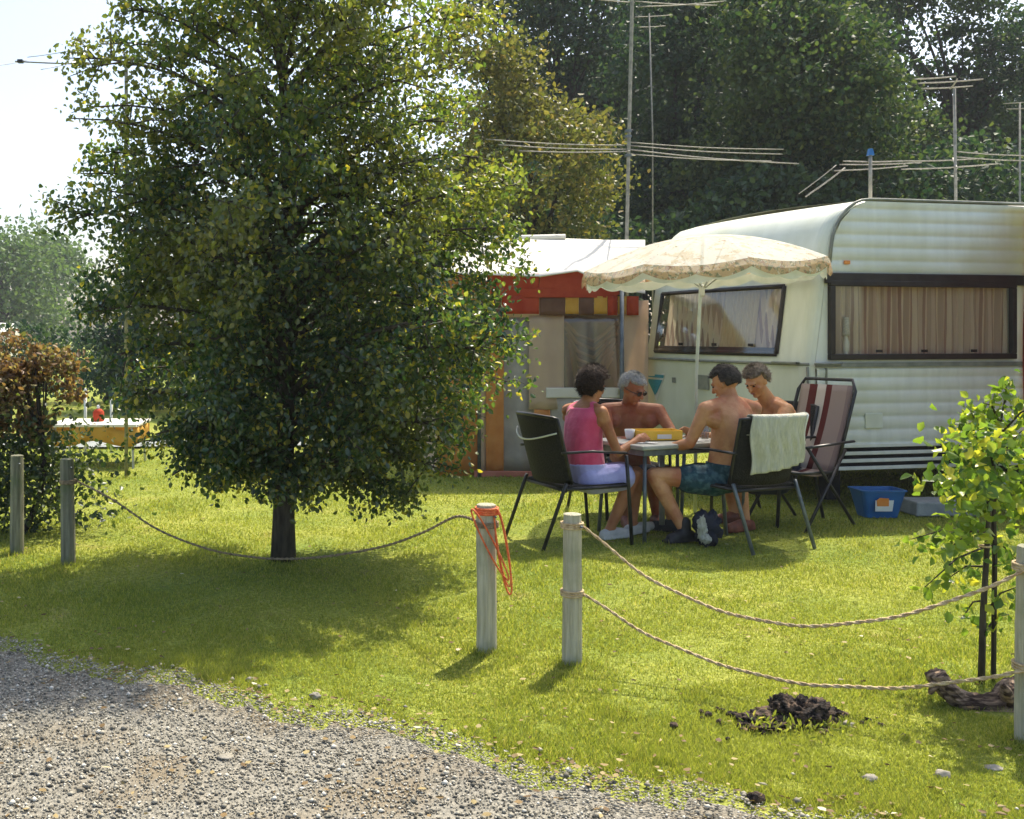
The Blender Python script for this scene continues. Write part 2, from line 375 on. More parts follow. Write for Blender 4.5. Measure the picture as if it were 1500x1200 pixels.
# ------------------------------------------------------------------ ground, gravel, grass
rng = np.random.default_rng(7)
gb = [(-9, 9.2), (-5, 6.6), (-3, 5.35), (-1.54, 4.615), (-.85, 4.24), (-.26, 3.89), (.147, 3.70), (.46, 3.47), (.76, 3.29), (1.04, 3.15), (1.35, 3.02), (1.55, 2.93), (2.2, 2.6), (4, 1.7), (9, -1)]
gbx = np.array([p[0] for p in gb]); gby = np.array([p[1] for p in gb])
def edge(x):
    x = np.asarray(x, float)
    return np.interp(x, gbx, gby) + .05 * np.sin(x * 7.3) + .03 * np.sin(x * 17.1 + 1) + .02 * np.sin(x * 41 + 2)
def hgt(x, y):
    """gentle unevenness of the lawn"""
    return .012 * np.sin(x * 1.7 + .5) * np.sin(y * 1.3) + .006 * np.sin(x * 4.1) * np.cos(y * 3.7)
def lawn_mat():
    m, nt, N, L = newmat('lawn')
    out = N.new('ShaderNodeOutputMaterial'); b = N.new('ShaderNodeBsdfPrincipled'); b.inputs['Roughness'].default_value = .9
    b.inputs['Specular IOR Level'].default_value = .1
    tc = N.new('ShaderNodeTexCoord')
    def nz(s, d=5):
        n = N.new('ShaderNodeTexNoise'); n.inputs['Scale'].default_value = s; n.inputs['Detail'].default_value = d
        L.new(tc.outputs['Object'], n.inputs['Vector']); return n.outputs['Fac']
    def ramp(src, p0, c0, p1, c1):
        r = N.new('ShaderNodeValToRGB'); e = r.color_ramp.elements; e[0].position = p0; e[0].color = (*c0, 1); e[1].position = p1; e[1].color = (*c1, 1)
        L.new(src, r.inputs['Fac']); return r.outputs['Color']
    c = ramp(nz(1.3), .35, (.18, .235, .042), .65, (.30, .32, .065))
    f = ramp(nz(45, 3), .38, (.6, .62, .5), .62, (1.15, 1.12, 1.1))
    mu = N.new('ShaderNodeMixRGB'); mu.blend_type = 'MULTIPLY'; mu.inputs[0].default_value = 1; L.new(c, mu.inputs[1]); L.new(f, mu.inputs[2])
    d = ramp(nz(2.6, 6), .62, (0, 0, 0), .74, (.55, .55, .55))
    m2 = N.new('ShaderNodeMixRGB'); L.new(d, m2.inputs[0]); L.new(mu.outputs[0], m2.inputs[1]); m2.inputs[2].default_value = (.27, .20, .09, 1)
    L.new(m2.outputs[0], b.inputs['Base Color'])
    bp = N.new('ShaderNodeBump'); bp.inputs['Strength'].default_value = .8; bp.inputs['Distance'].default_value = .02
    L.new(nz(70, 4), bp.inputs['Height']); L.new(bp.outputs[0], b.inputs['Normal'])
    L.new(b.outputs[0], out.inputs['Surface'])
    return m
xs = np.concatenate([np.linspace(-220, -10, 22), np.linspace(-9.5, 12, 130), np.linspace(13, 220, 22)])
ys = np.concatenate([np.linspace(-30, -1, 12), np.linspace(-.5, 16, 110), np.linspace(17, 300, 26)])
X, Y = np.meshgrid(xs, ys, indexing='ij')
Z = hgt(X, Y) * ((Y < 30) & (np.abs(X) < 30))
idx = np.arange(len(xs) * len(ys)).reshape(len(xs), len(ys))
F = np.stack([idx[:-1, :-1], idx[1:, :-1], idx[1:, 1:], idx[:-1, 1:]], -1).reshape(-1, 4)
tag(npmesh('lawn', np.stack([X, Y, Z], -1).reshape(-1, 3), F, lawn_mat(), smooth=True), kind='structure')
# gravel track: its own sheet lying just above the lawn, ragged edge
gx = np.linspace(-9, 9, 400); rows = np.linspace(0, 1, 40)
ex = edge(gx) + .025 * rng.normal(size=400)
gv = []
for k in rows:
    yy = (1 - k) * -8 + k * ex
    gv.append(np.stack([gx, yy, np.where((k < .999), hgt(gx, yy) + .006, hgt(gx, yy) - .004)], -1))
gv = np.stack(gv, 1)
idx = np.arange(400 * 40).reshape(400, 40)
F = np.stack([idx[:-1, :-1], idx[1:, :-1], idx[1:, 1:], idx[:-1, 1:]], -1).reshape(-1, 4)
M['gravel'] = principled('gravel_bed', (.15, .145, .12), (.30, .28, .225), 55, .95, 1.0, 90, c3=(.19, .155, .10), s3=2.5)
tag(npmesh('gravel_road', gv.reshape(-1, 3), F, 'gravel', smooth=True), kind='structure')
# loose stones
def pebbles(name, n, ymin, ymax, smin, smax, mat, beyond=0.0):
    x = rng.uniform(-3.4, 4.5, n * 3); y = rng.uniform(ymin, ymax, n * 3)
    ok = (y < edge(x) + beyond * rng.exponential(1, n * 3)) & (y > 1.9) & (x > -.34 * y - .4 - .3) & (x < .68 * y + .5)
    x = x[ok][:n]; y = y[ok][:n]; n = len(x)
    s = rng.uniform(smin, smax, n) * rng.uniform(.6, 1, n)
    base = np.array([[1, 0, 0], [.35, .9, 0], [-.8, .6, .1], [-.75, -.65, 0], [.4, -.95, .05], [.1, .05, .75], [-.05, 0, -.5]])
    fc = np.array([[0, 1, 5], [1, 2, 5], [2, 3, 5], [3, 4, 5], [4, 0, 5], [1, 0, 6], [2, 1, 6], [3, 2, 6], [4, 3, 6], [0, 4, 6]])
    b = base[None] * (1 + .25 * rng.normal(size=(n, 7, 3)) * .6)
    a = rng.uniform(0, 6.28, n); ca, sa = np.cos(a), np.sin(a)
    bx = b[:, :, 0] * ca[:, None] - b[:, :, 1] * sa[:, None]; by = b[:, :, 0] * sa[:, None] + b[:, :, 1] * ca[:, None]
    v = np.stack([bx, by, b[:, :, 2]], -1) * s[:, None, None]
    v[:, :, 0] += x[:, None]; v[:, :, 1] += y[:, None]; v[:, :, 2] += (hgt(x, y) + .008 + s * .2)[:, None]
    f = (np.arange(n)[:, None, None] * 7 + fc[None]).reshape(-1, 3)
    return tag(npmesh(name, v.reshape(-1, 3), f, mat), kind='stuff')
M['pebble'] = leafmat('pebble', [(0, (.10, .093, .072)), (.3, (.23, .212, .165)), (.6, (.33, .305, .235)), (.85, (.41, .38, .295)), (.95, (.60, .57, .48))], 0, .85, .2, 3, None, 1)
tag(pebbles('gravel', 90000, 1.9, 5.6, .0022, .0065, 'pebble', .03), 'small grey and buff stones covering the track', 'gravel')
v_ = pebbles('coarse_gravel', 5000, 1.9, 5.6, .007, .014, 'pebble', .05); tag(v_, 'larger loose stones scattered among the fine gravel', 'gravel')
# grass
def grass(n):
    D = 1 / rng.uniform(1 / 13.5, 1 / 2.5, n); x = rng.uniform(-.42, .80, n) * D
    e = edge(x); lim = e + .06 - .022 * rng.exponential(1, n)
    ok = D > lim
    ok &= ~((np.hypot((x - 2.62) / .36, (D - 3.83) / .16) < 1) & (rng.random(n) < .75))
    wear = np.sin(x * 2.3 + 2 * np.sin(D * 1.1 + .6)) * np.sin(D * 3.1 + 1.5 * np.sin(x * 1.9)) + .5 * np.sin(x * 7.7 + D * 3) * np.sin(D * 9.1 - x * 2)
    ok &= ~((wear > .55) & (rng.random(n) < .55)); ok &= ~((np.hypot((x - 2.25) / 1.1, (D - 6.9) / .6) < 1) & (rng.random(n) < .45))
    x = x[ok]; D = D[ok]; n = len(x)
    patch = np.sin(x * 3.1 + 1.3 * np.sin(D * 2.2)) * np.sin(D * 2.7 + x) * .5 + .5
    h = (.009 + .010 * patch) * rng.uniform(.6, 1.4, n) * np.interp(D, [2.5, 5, 13], [.9, 1.05, 1.35])
    h *= np.where((D - edge(x)) < .18, 1.25, 1)
    weed = np.sin(x * 9.1 + 2 * np.sin(D * 5.3)) * np.sin(D * 8.3 + 1.7 * np.sin(x * 4.7)); h *= np.where(weed > .82, 1.7, 1); h *= np.where(weed < -.80, .45, 1)
    # taller tufts round the feet of posts and trunk
    for cx, cy in tufts: h *= np.where(np.hypot(x - cx, D - cy) < .11, 1.9, 1)
    w = .0015 * np.interp(D, [2.5, 5, 13], [1, 1.5, 4.2]) * rng.uniform(.7, 1.4, n)
    az = rng.uniform(0, 6.283, n); lean = rng.uniform(.1, .95, n) * h
    z = hgt(x, D)
    px, py = np.cos(az) * w, np.sin(az) * w
    la = rng.uniform(0, 6.283, n); lx, ly = np.cos(la) * lean, np.sin(la) * lean
    v = np.empty((n, 3, 3))
    v[:, 0] = np.stack([x - px, D - py, z], -1); v[:, 1] = np.stack([x + px, D + py, z], -1); v[:, 2] = np.stack([x + lx, D + ly, z + h], -1)
    return v.reshape(-1, 3), np.arange(n * 3).reshape(-1, 3)
POSTS = [(25, 810, 667, 'oldpost'), (100, 825, 672, 'oldpost'), (713, 951, 738, 'post'), (838, 971, 752, 'post'), (1509, 1092, 800, 'post')]
tufts = [tuple(G(p[0], p[1]))[:2] for p in POSTS] + [(-.36, 6.36), tuple(G(1445, 1003))[:2]]
v, f = grass(680000)
tag(npmesh('grass', v, f, 'grassb'), 'short bright yellow green lawn grass', 'grass', kind='stuff')
# fallen leaves on lawn and gravel
n = 1300
D = 1 / rng.uniform(1 / 9.5, 1 / 2.6, n); x = rng.uniform(-.36, .68, n) * D
c = np.stack([x, D, hgt(x, D) + .018], -1)
near = rng.random(n) < .35
e = edge(c[:, 0]); c[near, 1] = (e + rng.normal(0, .08, n))[near]; c[near, 2] = .02
a, b = rot_basis(rng, n, 0); 
v, f = leaves(c, .027, rng, .7, 0, .15)
vv = v.reshape(n, 6, 3); vv[:, :, 2] = vv[:, :1, 2] + (vv[:, :, 2] - vv[:, :1, 2]) * .3; vv[:, :, 2] = np.maximum(vv[:, :, 2], .008)
tag(npmesh('fallen_leaves', vv.reshape(-1, 3), f, 'litter'), 'dry brown and pale leaves scattered over lawn and track edge', 'fallen leaves', kind='stuff')

# ------------------------------------------------------------------ trees
def limb_tree(parent, base, zs, rl, rr, rd, nleaf, leafsize, trunk_r, seed, limbs=70, leafm='leaf', barkm='bark', sub=7, top=None, z0=.7, droop=.25, spread=.10, light=None):
    """trunk, limbs and twigs reaching out to an outline given by height (left, right, depth radius); leaves sit along the twigs"""
    rg = np.random.default_rng(seed); base = np.array(base, float)
    top = top or zs[-1]
    tp = []; tr = []
    for k in range(15):
        t = k / 14; z = t * top * .96
        tp.append((base[0] + .05 * math.sin(t * 5) * t * 1.5, base[1] + .05 * math.cos(t * 4) * t, z)); tr.append(trunk_r * (1.15 if k == 0 else 1) * (1 - t * .93))
    mt = MB().tube(tp, tr, 12)
    mb = MB(); segs = []
    for k in range(limbs):
        u = (k + rg.uniform(0, 1)) / limbs
        zt = zs[0] + (zs[-1] - zs[0]) * u ** .95                     # height reached
        th = k * 2.399 + rg.uniform(-.3, .3); cx, sy = math.cos(th), math.sin(th)
        rx = np.interp(zt, zs, rr if cx > 0 else rl); ry = np.interp(zt, zs, rd)
        rad = rg.uniform(.74, 1.04) + (.13 if rg.random() < .2 else 0)
        tip = base + np.array([cx * rx * rad, sy * ry * rad, zt])
        zb = max(z0, min(top * .93, zt - .55 * math.hypot(cx * rx, sy * ry) * rg.uniform(.6, 1.1) + droop * (1 - u)))
        q = int(round(zb / top / .96 * 14)); q = min(max(q, 1), 13)
        st = np.array(tp[q]); st[2] = zb
        mid = st * .5 + tip * .5 + np.array([0, 0, .13 + droop * .6])
        pts = [st * (1 - t) ** 2 + 2 * mid * t * (1 - t) + tip * t * t for t in np.linspace(0, 1, 7)]
        r0 = max(.006, tr[q] * .42)
        mb.tube(pts, [r0 * (1 - .9 * t) + .002 for t in np.linspace(0, 1, 7)], 5)
        segs.append((pts, 1.0))
        for j in range(sub):
            t = rg.uniform(.25, .98); i = min(int(t * 6), 5); p = np.array(pts[i]) * (1 - (t * 6 - i)) + np.array(pts[i + 1]) * (t * 6 - i)
            d = rg.normal(size=3); d[2] *= .6; dd = tip - st; dd = dd / np.linalg.norm(dd); d = d / np.linalg.norm(d) + dd * .6; d /= np.linalg.norm(d)
            ln = rg.uniform(.25, .62) * (1.15 - .5 * t) * max(rx, .5) * .62
            e = p + d * ln; e[2] -= rg.uniform(0, .18) * ln * 2
            # keep the twig inside the outline
            rel = e - base; zc = min(max(e[2], zs[0]), zs[-1]); lx = np.interp(zc, zs, rr if rel[0] > 0 else rl) * 1.14; ly = np.interp(zc, zs, rd) * 1.1
            kf = math.hypot(rel[0] / max(lx, .05), rel[1] / max(ly, .05))
            if kf > 1: e[0] = base[0] + rel[0] / kf; e[1] = base[1] + rel[1] / kf
            e[2] = max(e[2], zs[0] - .05)
            m2 = (p + e) / 2 + np.array([0, 0, .05 * ln])
            pp = [p, m2, e]; mb.tube(pp, [.006, .004, .002], 4); segs.append((pp, ln / 1.2 + .25))
    if light:
        for k in range(30):
            zt = rg.uniform(.85, 2.4) if k < 22 else rg.uniform(1.7, 2.6); th = rg.uniform(-.1, .8) if k < 22 else math.pi + rg.uniform(-.7, .7); sgn = (.86 + .08 * min(zt, 1.8)) if k < 22 else .82
            L0 = rg.uniform(1.25, 1.55) * sgn; tip = base + np.array([math.cos(th) * L0, math.sin(th) * L0 * .8, zt]); st = np.array([base[0], base[1], min(zt + .2, 2.4)])
            mid = st * .45 + tip * .55 + np.array([0, 0, .16]); pts = [st * (1 - t) ** 2 + 2 * mid * t * (1 - t) + tip * t * t for t in np.linspace(0, 1, 7)]
            mb.tube(pts, [.010 * (1 - .85 * t) + .001 for t in np.linspace(0, 1, 7)], 5); segs.append((pts[3:], .7))
            for j in range(4):
                p = np.array(pts[rg.integers(4, 7)]); e = p + rg.normal(size=3) * np.array([.10, .12, .07]) + np.array([0, 0, -.07]); mb.tube([p, (p + e) / 2 + np.array([0, 0, .02]), e], [.003, .002, .0012], 4); segs.append(([p, (p + e) / 2, e], .42))
    wts = np.array([s[1] for s in segs]); wts /= wts.sum()
    pick = rg.choice(len(segs), nleaf, p=wts)
    arr = np.zeros((len(segs), 7, 3))
    for i, (pp, _) in enumerate(segs):
        pp = np.array(pp); ts = np.linspace(0, len(pp) - 1, 7)
        for k, t in enumerate(ts): a0 = int(min(t, len(pp) - 2)); arr[i, k] = pp[a0] * (1 - t + a0) + pp[a0 + 1] * (t - a0)
    t = np.sqrt(rg.uniform(.04, 1, nleaf)) * 6; i0 = np.minimum(t.astype(int), 5); fr = (t - i0)[:, None]
    c = arr[pick, i0] * (1 - fr) + arr[pick, i0 + 1] * fr
    c += rg.normal(0, spread, (nleaf, 3)) * np.array([1, 1, .9])
    c = c[c[:, 2] > .24]
    if light: c = c[rg.random(len(c)) > .32 * np.clip((c[:, 2] - 2.0) / 1.0, 0, 1)]
    v, f = leaves(c, leafsize, rg, .66, .8)
    inv = np.array(wm(parent).translation)
    mt.build('trunk', barkm, parent, world=True, smooth=True)
    mb.build('limbs', barkm, parent, world=True, smooth=True)
    cr_ = npmesh('crown', v - inv, f, leafm, parent)
    if light:
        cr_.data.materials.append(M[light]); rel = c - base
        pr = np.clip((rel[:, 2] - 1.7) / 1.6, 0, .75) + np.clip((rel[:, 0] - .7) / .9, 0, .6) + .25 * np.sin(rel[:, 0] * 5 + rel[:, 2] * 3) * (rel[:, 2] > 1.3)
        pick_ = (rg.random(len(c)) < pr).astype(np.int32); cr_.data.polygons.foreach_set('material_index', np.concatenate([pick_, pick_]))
tb = (-.36, 6.36, 0)
main = thing('leafy_tree', 'dense green deciduous tree with yellowing leaves standing on the lawn left of the people', 'tree', tb)
zs = [.36, .48, .66, .95, 1.27, 1.57, 1.87, 2.2, 2.63, 3.05, 3.48, 3.95, 4.4, 4.75, 4.95]
rl = [.42, .78, .94, .98, 1.05, 1.18, 1.30, 1.33, 1.24, 1.16, 1.04, .82, .45, .2, .06]
rr = [.80, 1.08, 1.22, 1.32, 1.38, 1.40, 1.36, 1.33, 1.27, 1.22, 1.22, .9, .5, .22, .06]
rd = [.2, .45, .7, .92, 1.08, 1.18, 1.2, 1.2, 1.15, 1.1, 1.0, .8, .45, .2, .06]
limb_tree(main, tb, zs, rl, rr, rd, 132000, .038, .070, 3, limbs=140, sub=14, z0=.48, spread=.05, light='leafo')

def blob_tree(parent, base, blobs, leafsize, per_m3, seed, leafm, barkm='darkbark', trunk_r=.2, trunk_top=6, limbs=10, fill=.75, clump=.45, density=90, trunk=True, dens_k=1.0):
    """a bigger tree seen from afar: clumps of leaves gathered on lobes of the crown"""
    rg = np.random.default_rng(seed); cs = []; B = np.array(base, float)
    cl = []
    for (cx, cy, cz, rx, ry, rz) in blobs:
        n = max(10, int(per_m3 * rx * ry * rz * 4.2 * dens_k))
        u = rg.normal(size=(n, 3)); u /= np.linalg.norm(u, axis=1)[:, None]
        r = rg.uniform(.35, 1.03, n) ** .6
        cl.append(np.stack([cx + u[:, 0] * r * rx, cy + u[:, 1] * r * ry, cz + u[:, 2] * r * rz], -1) + B)
    cl = np.concatenate(cl); cl = cl[rg.random(len(cl)) < fill]
    k = len(cl); sz = clump * rg.uniform(.5, 1.2, k)
    rep = np.repeat(np.arange(k), density)
    o = rg.normal(size=(len(rep), 3)); o *= np.array([1, 1, .62])
    c = cl[rep] + o * sz[rep][:, None] * .5
    c = c[c[:, 2] > .05]
    v, f = leaves(c, leafsize, rg, .7, .4)
    inv = np.array(wm(parent).translation)
    if trunk:
        tp = [(B[0] + .15 * math.sin(t * 3), B[1], t * trunk_top) for t in np.linspace(0, 1, 8)]
        MB().tube(tp, [trunk_r * (1.1 - .8 * t) for t in np.linspace(0, 1, 8)], 9).build('trunk', barkm, parent, world=True, smooth=True)
        mb = MB()
        for j in range(limbs):
            bl = blobs[j % len(blobs)]; e = B + np.array(bl[:3]) + rg.uniform(-1, 1, size=3) * np.array(bl[3:]) * .45
            s = np.array(tp[rg.integers(2, 7)]); m_ = (s + e) / 2 + np.array([0, 0, .4])
            mb.tube([s, s * .4 + m_ * .6, m_, e * .6 + m_ * .4, e], [trunk_r * .34, trunk_r * .25, trunk_r * .17, trunk_r * .10, trunk_r * .04], 6)
        mb.build('limbs', barkm, parent, world=True, smooth=True)
    npmesh('crown', v - inv, f, leafm, parent)
def bgtree(name, label, px, D, blobs_px, leafsize, seed, leafm, **kw):
    kw.setdefault('dens_k', 5.6)
    """blobs given as (px, py, rx_px, ry_px) at distance D, turned into metres"""
    base = V(((px - 500) * D / 1500, D, 0)); t = thing(name, label, 'tree', base, 0, kw.pop('group', None))
    bl = []
    for i, b in enumerate(blobs_px):
        c = P(b[0], b[1], D) - base; s = D / 1500; dy = ((i * 37) % 11 - 5) / 5 * .5 * b[2] * s
        bl.append((c.x, dy, c.z, b[2] * s, b[2] * s * .8, b[3] * s))
    blob_tree(t, base, bl, leafsize, kw.pop('per', 2.2), seed, leafm, **kw)
    return t
GT = 'trees behind the caravans'
bgtree('olive_tree', 'olive yellow tree rising over the awning, right behind the leafy tree', 775, 14,
       [(790, 250, 110, 110), (720, 160, 90, 90), (850, 290, 55, 60), (780, 380, 100, 60), (690, 300, 80, 110), (830, 200, 50, 50), (700, 60, 80, 70)], .075, 11, 'leafy',
       per=3.2, clump=.42, density=95, trunk_r=.12, trunk_top=3.6)
# dark row, left to right
bgtree('tall_dark_tree', 'tall dark tree with bare forked stems against the sky above the olive tree', 815, 26,
       [(800, 40, 60, 60), (860, 20, 50, 40), (770, -60, 110, 70), (880, 90, 45, 45), (830, 120, 40, 40), (900, -60, 80, 60), (740, 60, 50, 60), (860, 330, 130, 130)], .13, 21, 'leafd', group=GT,
       per=1.2, clump=.9, density=85, trunk_r=.2, trunk_top=8.5, limbs=16, fill=.85)
bgtree('dark_oak_tree', 'broad dark green tree behind the tall aerial mast', 980, 22,
       [(960, 130, 70, 80), (1010, 60, 70, 70), (990, 240, 100, 110), (930, 300, 70, 70), (1050, 330, 110, 80), (980, -20, 60, 50), (1050, 200, 70, 80), (1040, 0, 60, 60)], .12, 22, 'leafd', group=GT,
       per=1.1, clump=.75, density=85, trunk_r=.22, trunk_top=6.5, fill=.8)
bgtree('round_green_tree', 'massive rounded green tree above the middle of the caravan roof', 1150, 20,
       [(1150, 130, 120, 110), (1110, 40, 90, 70), (1200, 50, 70, 70), (1210, 200, 100, 90), (1120, 260, 120, 100), (1150, -40, 90, 60), (1250, 270, 80, 70)], .11, 23, 'leafd2', group=GT,
       per=1.6, clump=.65, density=90, trunk_r=.25, trunk_top=6.5, fill=.85)
bgtree('low_green_tree', 'lower green tree beside the gap of sky at upper right', 1290, 23,
       [(1290, 200, 70, 60), (1330, 260, 100, 70), (1270, 120, 40, 40), (1390, 290, 90, 50)], .12, 24, 'leafd2', group=GT,
       per=1.4, clump=.65, density=85, trunk_r=.2, trunk_top=5)
bgtree('forked_dark_tree', 'dark tree with leaning stem crossing the sky at top right', 1400, 27,
       [(1290, 10, 60, 40), (1440, 40, 70, 50), (1400, 110, 60, 35), (1470, 100, 60, 60), (1480, 210, 80, 70), (1410, 200, 70, 50), (1350, -30, 90, 40), (1330, 130, 50, 40), (1440, 160, 60, 50), (1290, 60, 40, 40)], .13, 25, 'leafd', group=GT,
       per=1.1, clump=.8, density=85, trunk_r=.24, trunk_top=8.5, limbs=14, fill=.8)
bgtree('edge_dark_tree', 'dark tree at the right edge of the photo behind the caravan', 1560, 24,
       [(1560, 230, 110, 110), (1480, 270, 70, 60), (1600, 60, 100, 80), (1560, 360, 100, 80)], .12, 26, 'leafd', group=GT,
       per=1.1, clump=.75, density=85, trunk_r=.2, trunk_top=7)
bgtree('wood_tree', 'dark leafy mass of a tree filling in behind the aerial mast', 930, 33, [(900, 150, 100, 90), (960, 60, 90, 80), (1000, 200, 110, 100), (900, 300, 120, 100), (790, 260, 90, 120), (1040, 90, 80, 80), (770, 120, 60, 60)], .20, 27, 'leafd', group=GT, per=.8, clump=1.2, density=75, trunk_r=.2, trunk_top=6)
bgtree('wood_tree', 'dark leafy mass of a tree filling in above the caravan roof', 1190, 33, [(1150, 100, 110, 100), (1210, 30, 90, 60), (1230, 170, 100, 90), (1140, 260, 120, 100), (1300, 270, 110, 80), (1100, 0, 80, 60), (1440, 270, 130, 70), (1480, 170, 70, 60)], .20, 28, 'leafd', group=GT, per=.8, clump=1.2, density=75, trunk_r=.2, trunk_top=6)
# hedge behind everything near the horizon
def hedge(name, label, x0, x1, y, h, seed, leafm, size, dens, cat='hedge'):
    t = thing(name, label, cat, ((x0 + x1) / 2, y, 0)); rg = np.random.default_rng(seed)
    n = int((x1 - x0) * h * dens); c = np.stack([rg.uniform(x0, x1, n), y + rg.normal(0, .5, n), rg.uniform(.05, 1, n) ** .8 * h], -1)
    c[:, 2] *= 1 + .22 * np.sin(c[:, 0] * 1.1 + seed) * np.sin(c[:, 0] * .37); c[:, 0] += rg.normal(0, .1, n)
    v, f = leaves(c, size, rg, .7, .3); npmesh('foliage', v - np.array(t.location), f, leafm, t)
    for xx in np.arange(x0 + .6, x1, 1.8): mb = MB(); mb.tube([(xx, y, 0), (xx + .1, y, h * .45), (xx, y + .1, h * .8)], [.07, .05, .02], 6); mb.build('stem', 'darkbark', t, world=True)
hedge('dark_hedge', 'dark hedge behind the caravans and awning', 1.2, 20, 18.5, 4.2, 5, 'leafd', .13, 420)
bgtree('shadowy_tree', 'dark blue green conifer like tree behind the left side of the leafy tree', 190, 19,
       [(190, 470, 60, 60), (160, 520, 60, 50), (240, 440, 60, 90), (330, 420, 80, 120), (440, 450, 90, 120), (560, 440, 90, 130), (640, 480, 60, 90), (215, 560, 70, 40)], .09, 31, 'leafd',
       per=2.4, clump=.5, density=90, trunk_r=.15, trunk_top=3, fill=.9)
hedge('boundary_hedge', 'low dark hedge in the distance behind the yellow sided table', -9, 1.5, 21, 1.45, 6, 'leafd', .12, 480)
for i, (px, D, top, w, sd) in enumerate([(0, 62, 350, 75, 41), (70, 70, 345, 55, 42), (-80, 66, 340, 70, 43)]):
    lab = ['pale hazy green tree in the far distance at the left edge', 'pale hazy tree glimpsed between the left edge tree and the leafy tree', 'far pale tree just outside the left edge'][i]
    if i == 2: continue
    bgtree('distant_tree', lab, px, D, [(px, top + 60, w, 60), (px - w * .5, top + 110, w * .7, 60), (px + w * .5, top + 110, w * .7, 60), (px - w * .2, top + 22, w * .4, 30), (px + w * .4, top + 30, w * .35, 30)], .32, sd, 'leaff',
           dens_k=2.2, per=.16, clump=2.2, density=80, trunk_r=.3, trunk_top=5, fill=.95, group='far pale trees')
# copper bush at left edge
cb = G(35, 780)
bush = thing('copper_bush', 'copper brown leaved bush at the left edge behind the two weathered posts', 'bush', cb)
blob_tree(bush, cb, [(-.15, .1, 1.2, .38, .34, .28), (.05, .05, .95, .40, .3, .26), (-.35, .1, .95, .35, .3, .3), (.1, 0, 1.12, .24, .2, .2)], .042, 230, 51, 'leafr', trunk_r=.022, trunk_top=.95, limbs=10, clump=.13, density=100, fill=.62)
rg = np.random.default_rng(52); c = rg.normal(size=(3800, 3)) * np.array([.30, .16, .24]) + np.array([-.05, .05, .40]); c[:, 2] = np.abs(c[:, 2]) + .02
v, f = leaves(c, .045, rg, .68, .3); npmesh('undergrowth', v, f, 'leafg', bush)

# ------------------------------------------------------------------ posts and ropes
def post(px, py, pt, mat, label, r=.042):
    b = G(px, py); D = b.y; h = CAMH - (pt - 490) * D / 1500
    t = thing('fence_post', label, 'post', b, 0, 'rope fence posts'); rg = random.Random(px)
    lx, ly = rg.uniform(-.012, .012), rg.uniform(-.01, .01); n = 16; rings = []
    for k, z in enumerate([-.05, .02, .10, .2, h * .4, h * .5, h * .6, h * .7, h * .8, h * .9, h - .012, h - .003, h]):
        rr_ = r * (1.04 - .05 * z / h if k < 10 else (.95 if k < 12 else .80)) * (1 + .02 * rg.uniform(-1, 1))
        rings.append([(lx * z / h + rr_ * math.cos(a * 2 * math.pi / n) * (1 + .10 * noise.noise(V((a * .9, z * 3, px)))), ly * z / h + rr_ * math.sin(a * 2 * math.pi / n) * (1 + .10 * noise.noise(V((a * .9, z * 3, px)))), z + (.008 * noise.noise(V((a, px, 0))) if k > 9 else 0)) for a in range(n)])
    MB().loft(rings).build('shaft', mat, t, smooth=False)
    m = MB(); m.cap((r * .6, -r * .85, h - .05), .006, (r * .75, -r * 1.2, h - .05), .005, 8); m.build('nail', 'tubeg', t)
    return t, h
post(*POSTS[0], 'leftmost weathered wooden post in front of the copper bush')
post(*POSTS[1], 'weathered wooden post right of the leftmost post, rope tied behind it')
_, h3 = post(*POSTS[2], 'pale wooden post with orange rope loops hanging from its top', .044)
_, h4 = post(*POSTS[3], 'pale wooden post from which two long ropes sag to the right', .040)
_, h5 = post(*POSTS[4], 'pale wooden post cut off by the right edge of the photo', .045)
def rope_pts(a, b, sag, n=40, mid=.5):
    a, b = V(a), V(b); out = []
    for k in range(n + 1):
        t = k / n; p = a.lerp(b, t); p.z -= sag * 4 * t * (1 - t) * (1 + (mid - .5) * (1 - 2 * t)); p.x += .006 * math.sin(t * 23); p.z += .003 * math.sin(t * 31); out.append(p)
    return out
def knot(mb, c, r, rr_):
    for k in range(3):
        mb.tube([V(c) + V((r * math.cos(a), r * math.sin(a), (k - 1) * rr_ * 1.8)) for a in [2 * math.pi * i / 16 for i in range(17)]], rr_, 6)
def rope(label, pts, r, mat, knots):
    t = thing('sagging_rope', label, 'rope', (pts[0].x, pts[0].y, 0), 0, 'ropes strung between the posts')
    # two strands twisted about each other
    m = MB()
    for ph in (0, math.pi):
        q = []; rs = []
        for i in range(len(pts) * 4 - 3):
            j = i // 4; fr = (i % 4) / 4; p = pts[j].lerp(pts[min(j + 1, len(pts) - 1)], fr); a = i * .8 + ph
            q.append(p + V((0, math.cos(a), math.sin(a))) * r * .5); rs.append(r * .62)
        m.tube(q, rs, 5)
    m.build('cord', mat, t, world=True, smooth=True)
    for c, kr in knots:
        k = MB(); knot(k, c, kr, r * .7); k.build('knot', mat, t, world=True, smooth=True)
    return t
p2 = G(100, 825); p3 = G(713, 951); p4 = G(838, 971); p5 = G(1509, 1092)
a = p2 + V((.03, .05, .50)); b = p3 + V((-.03, .05, h3 - .09))
mid = P(415, 819, 5.95)
pts = []
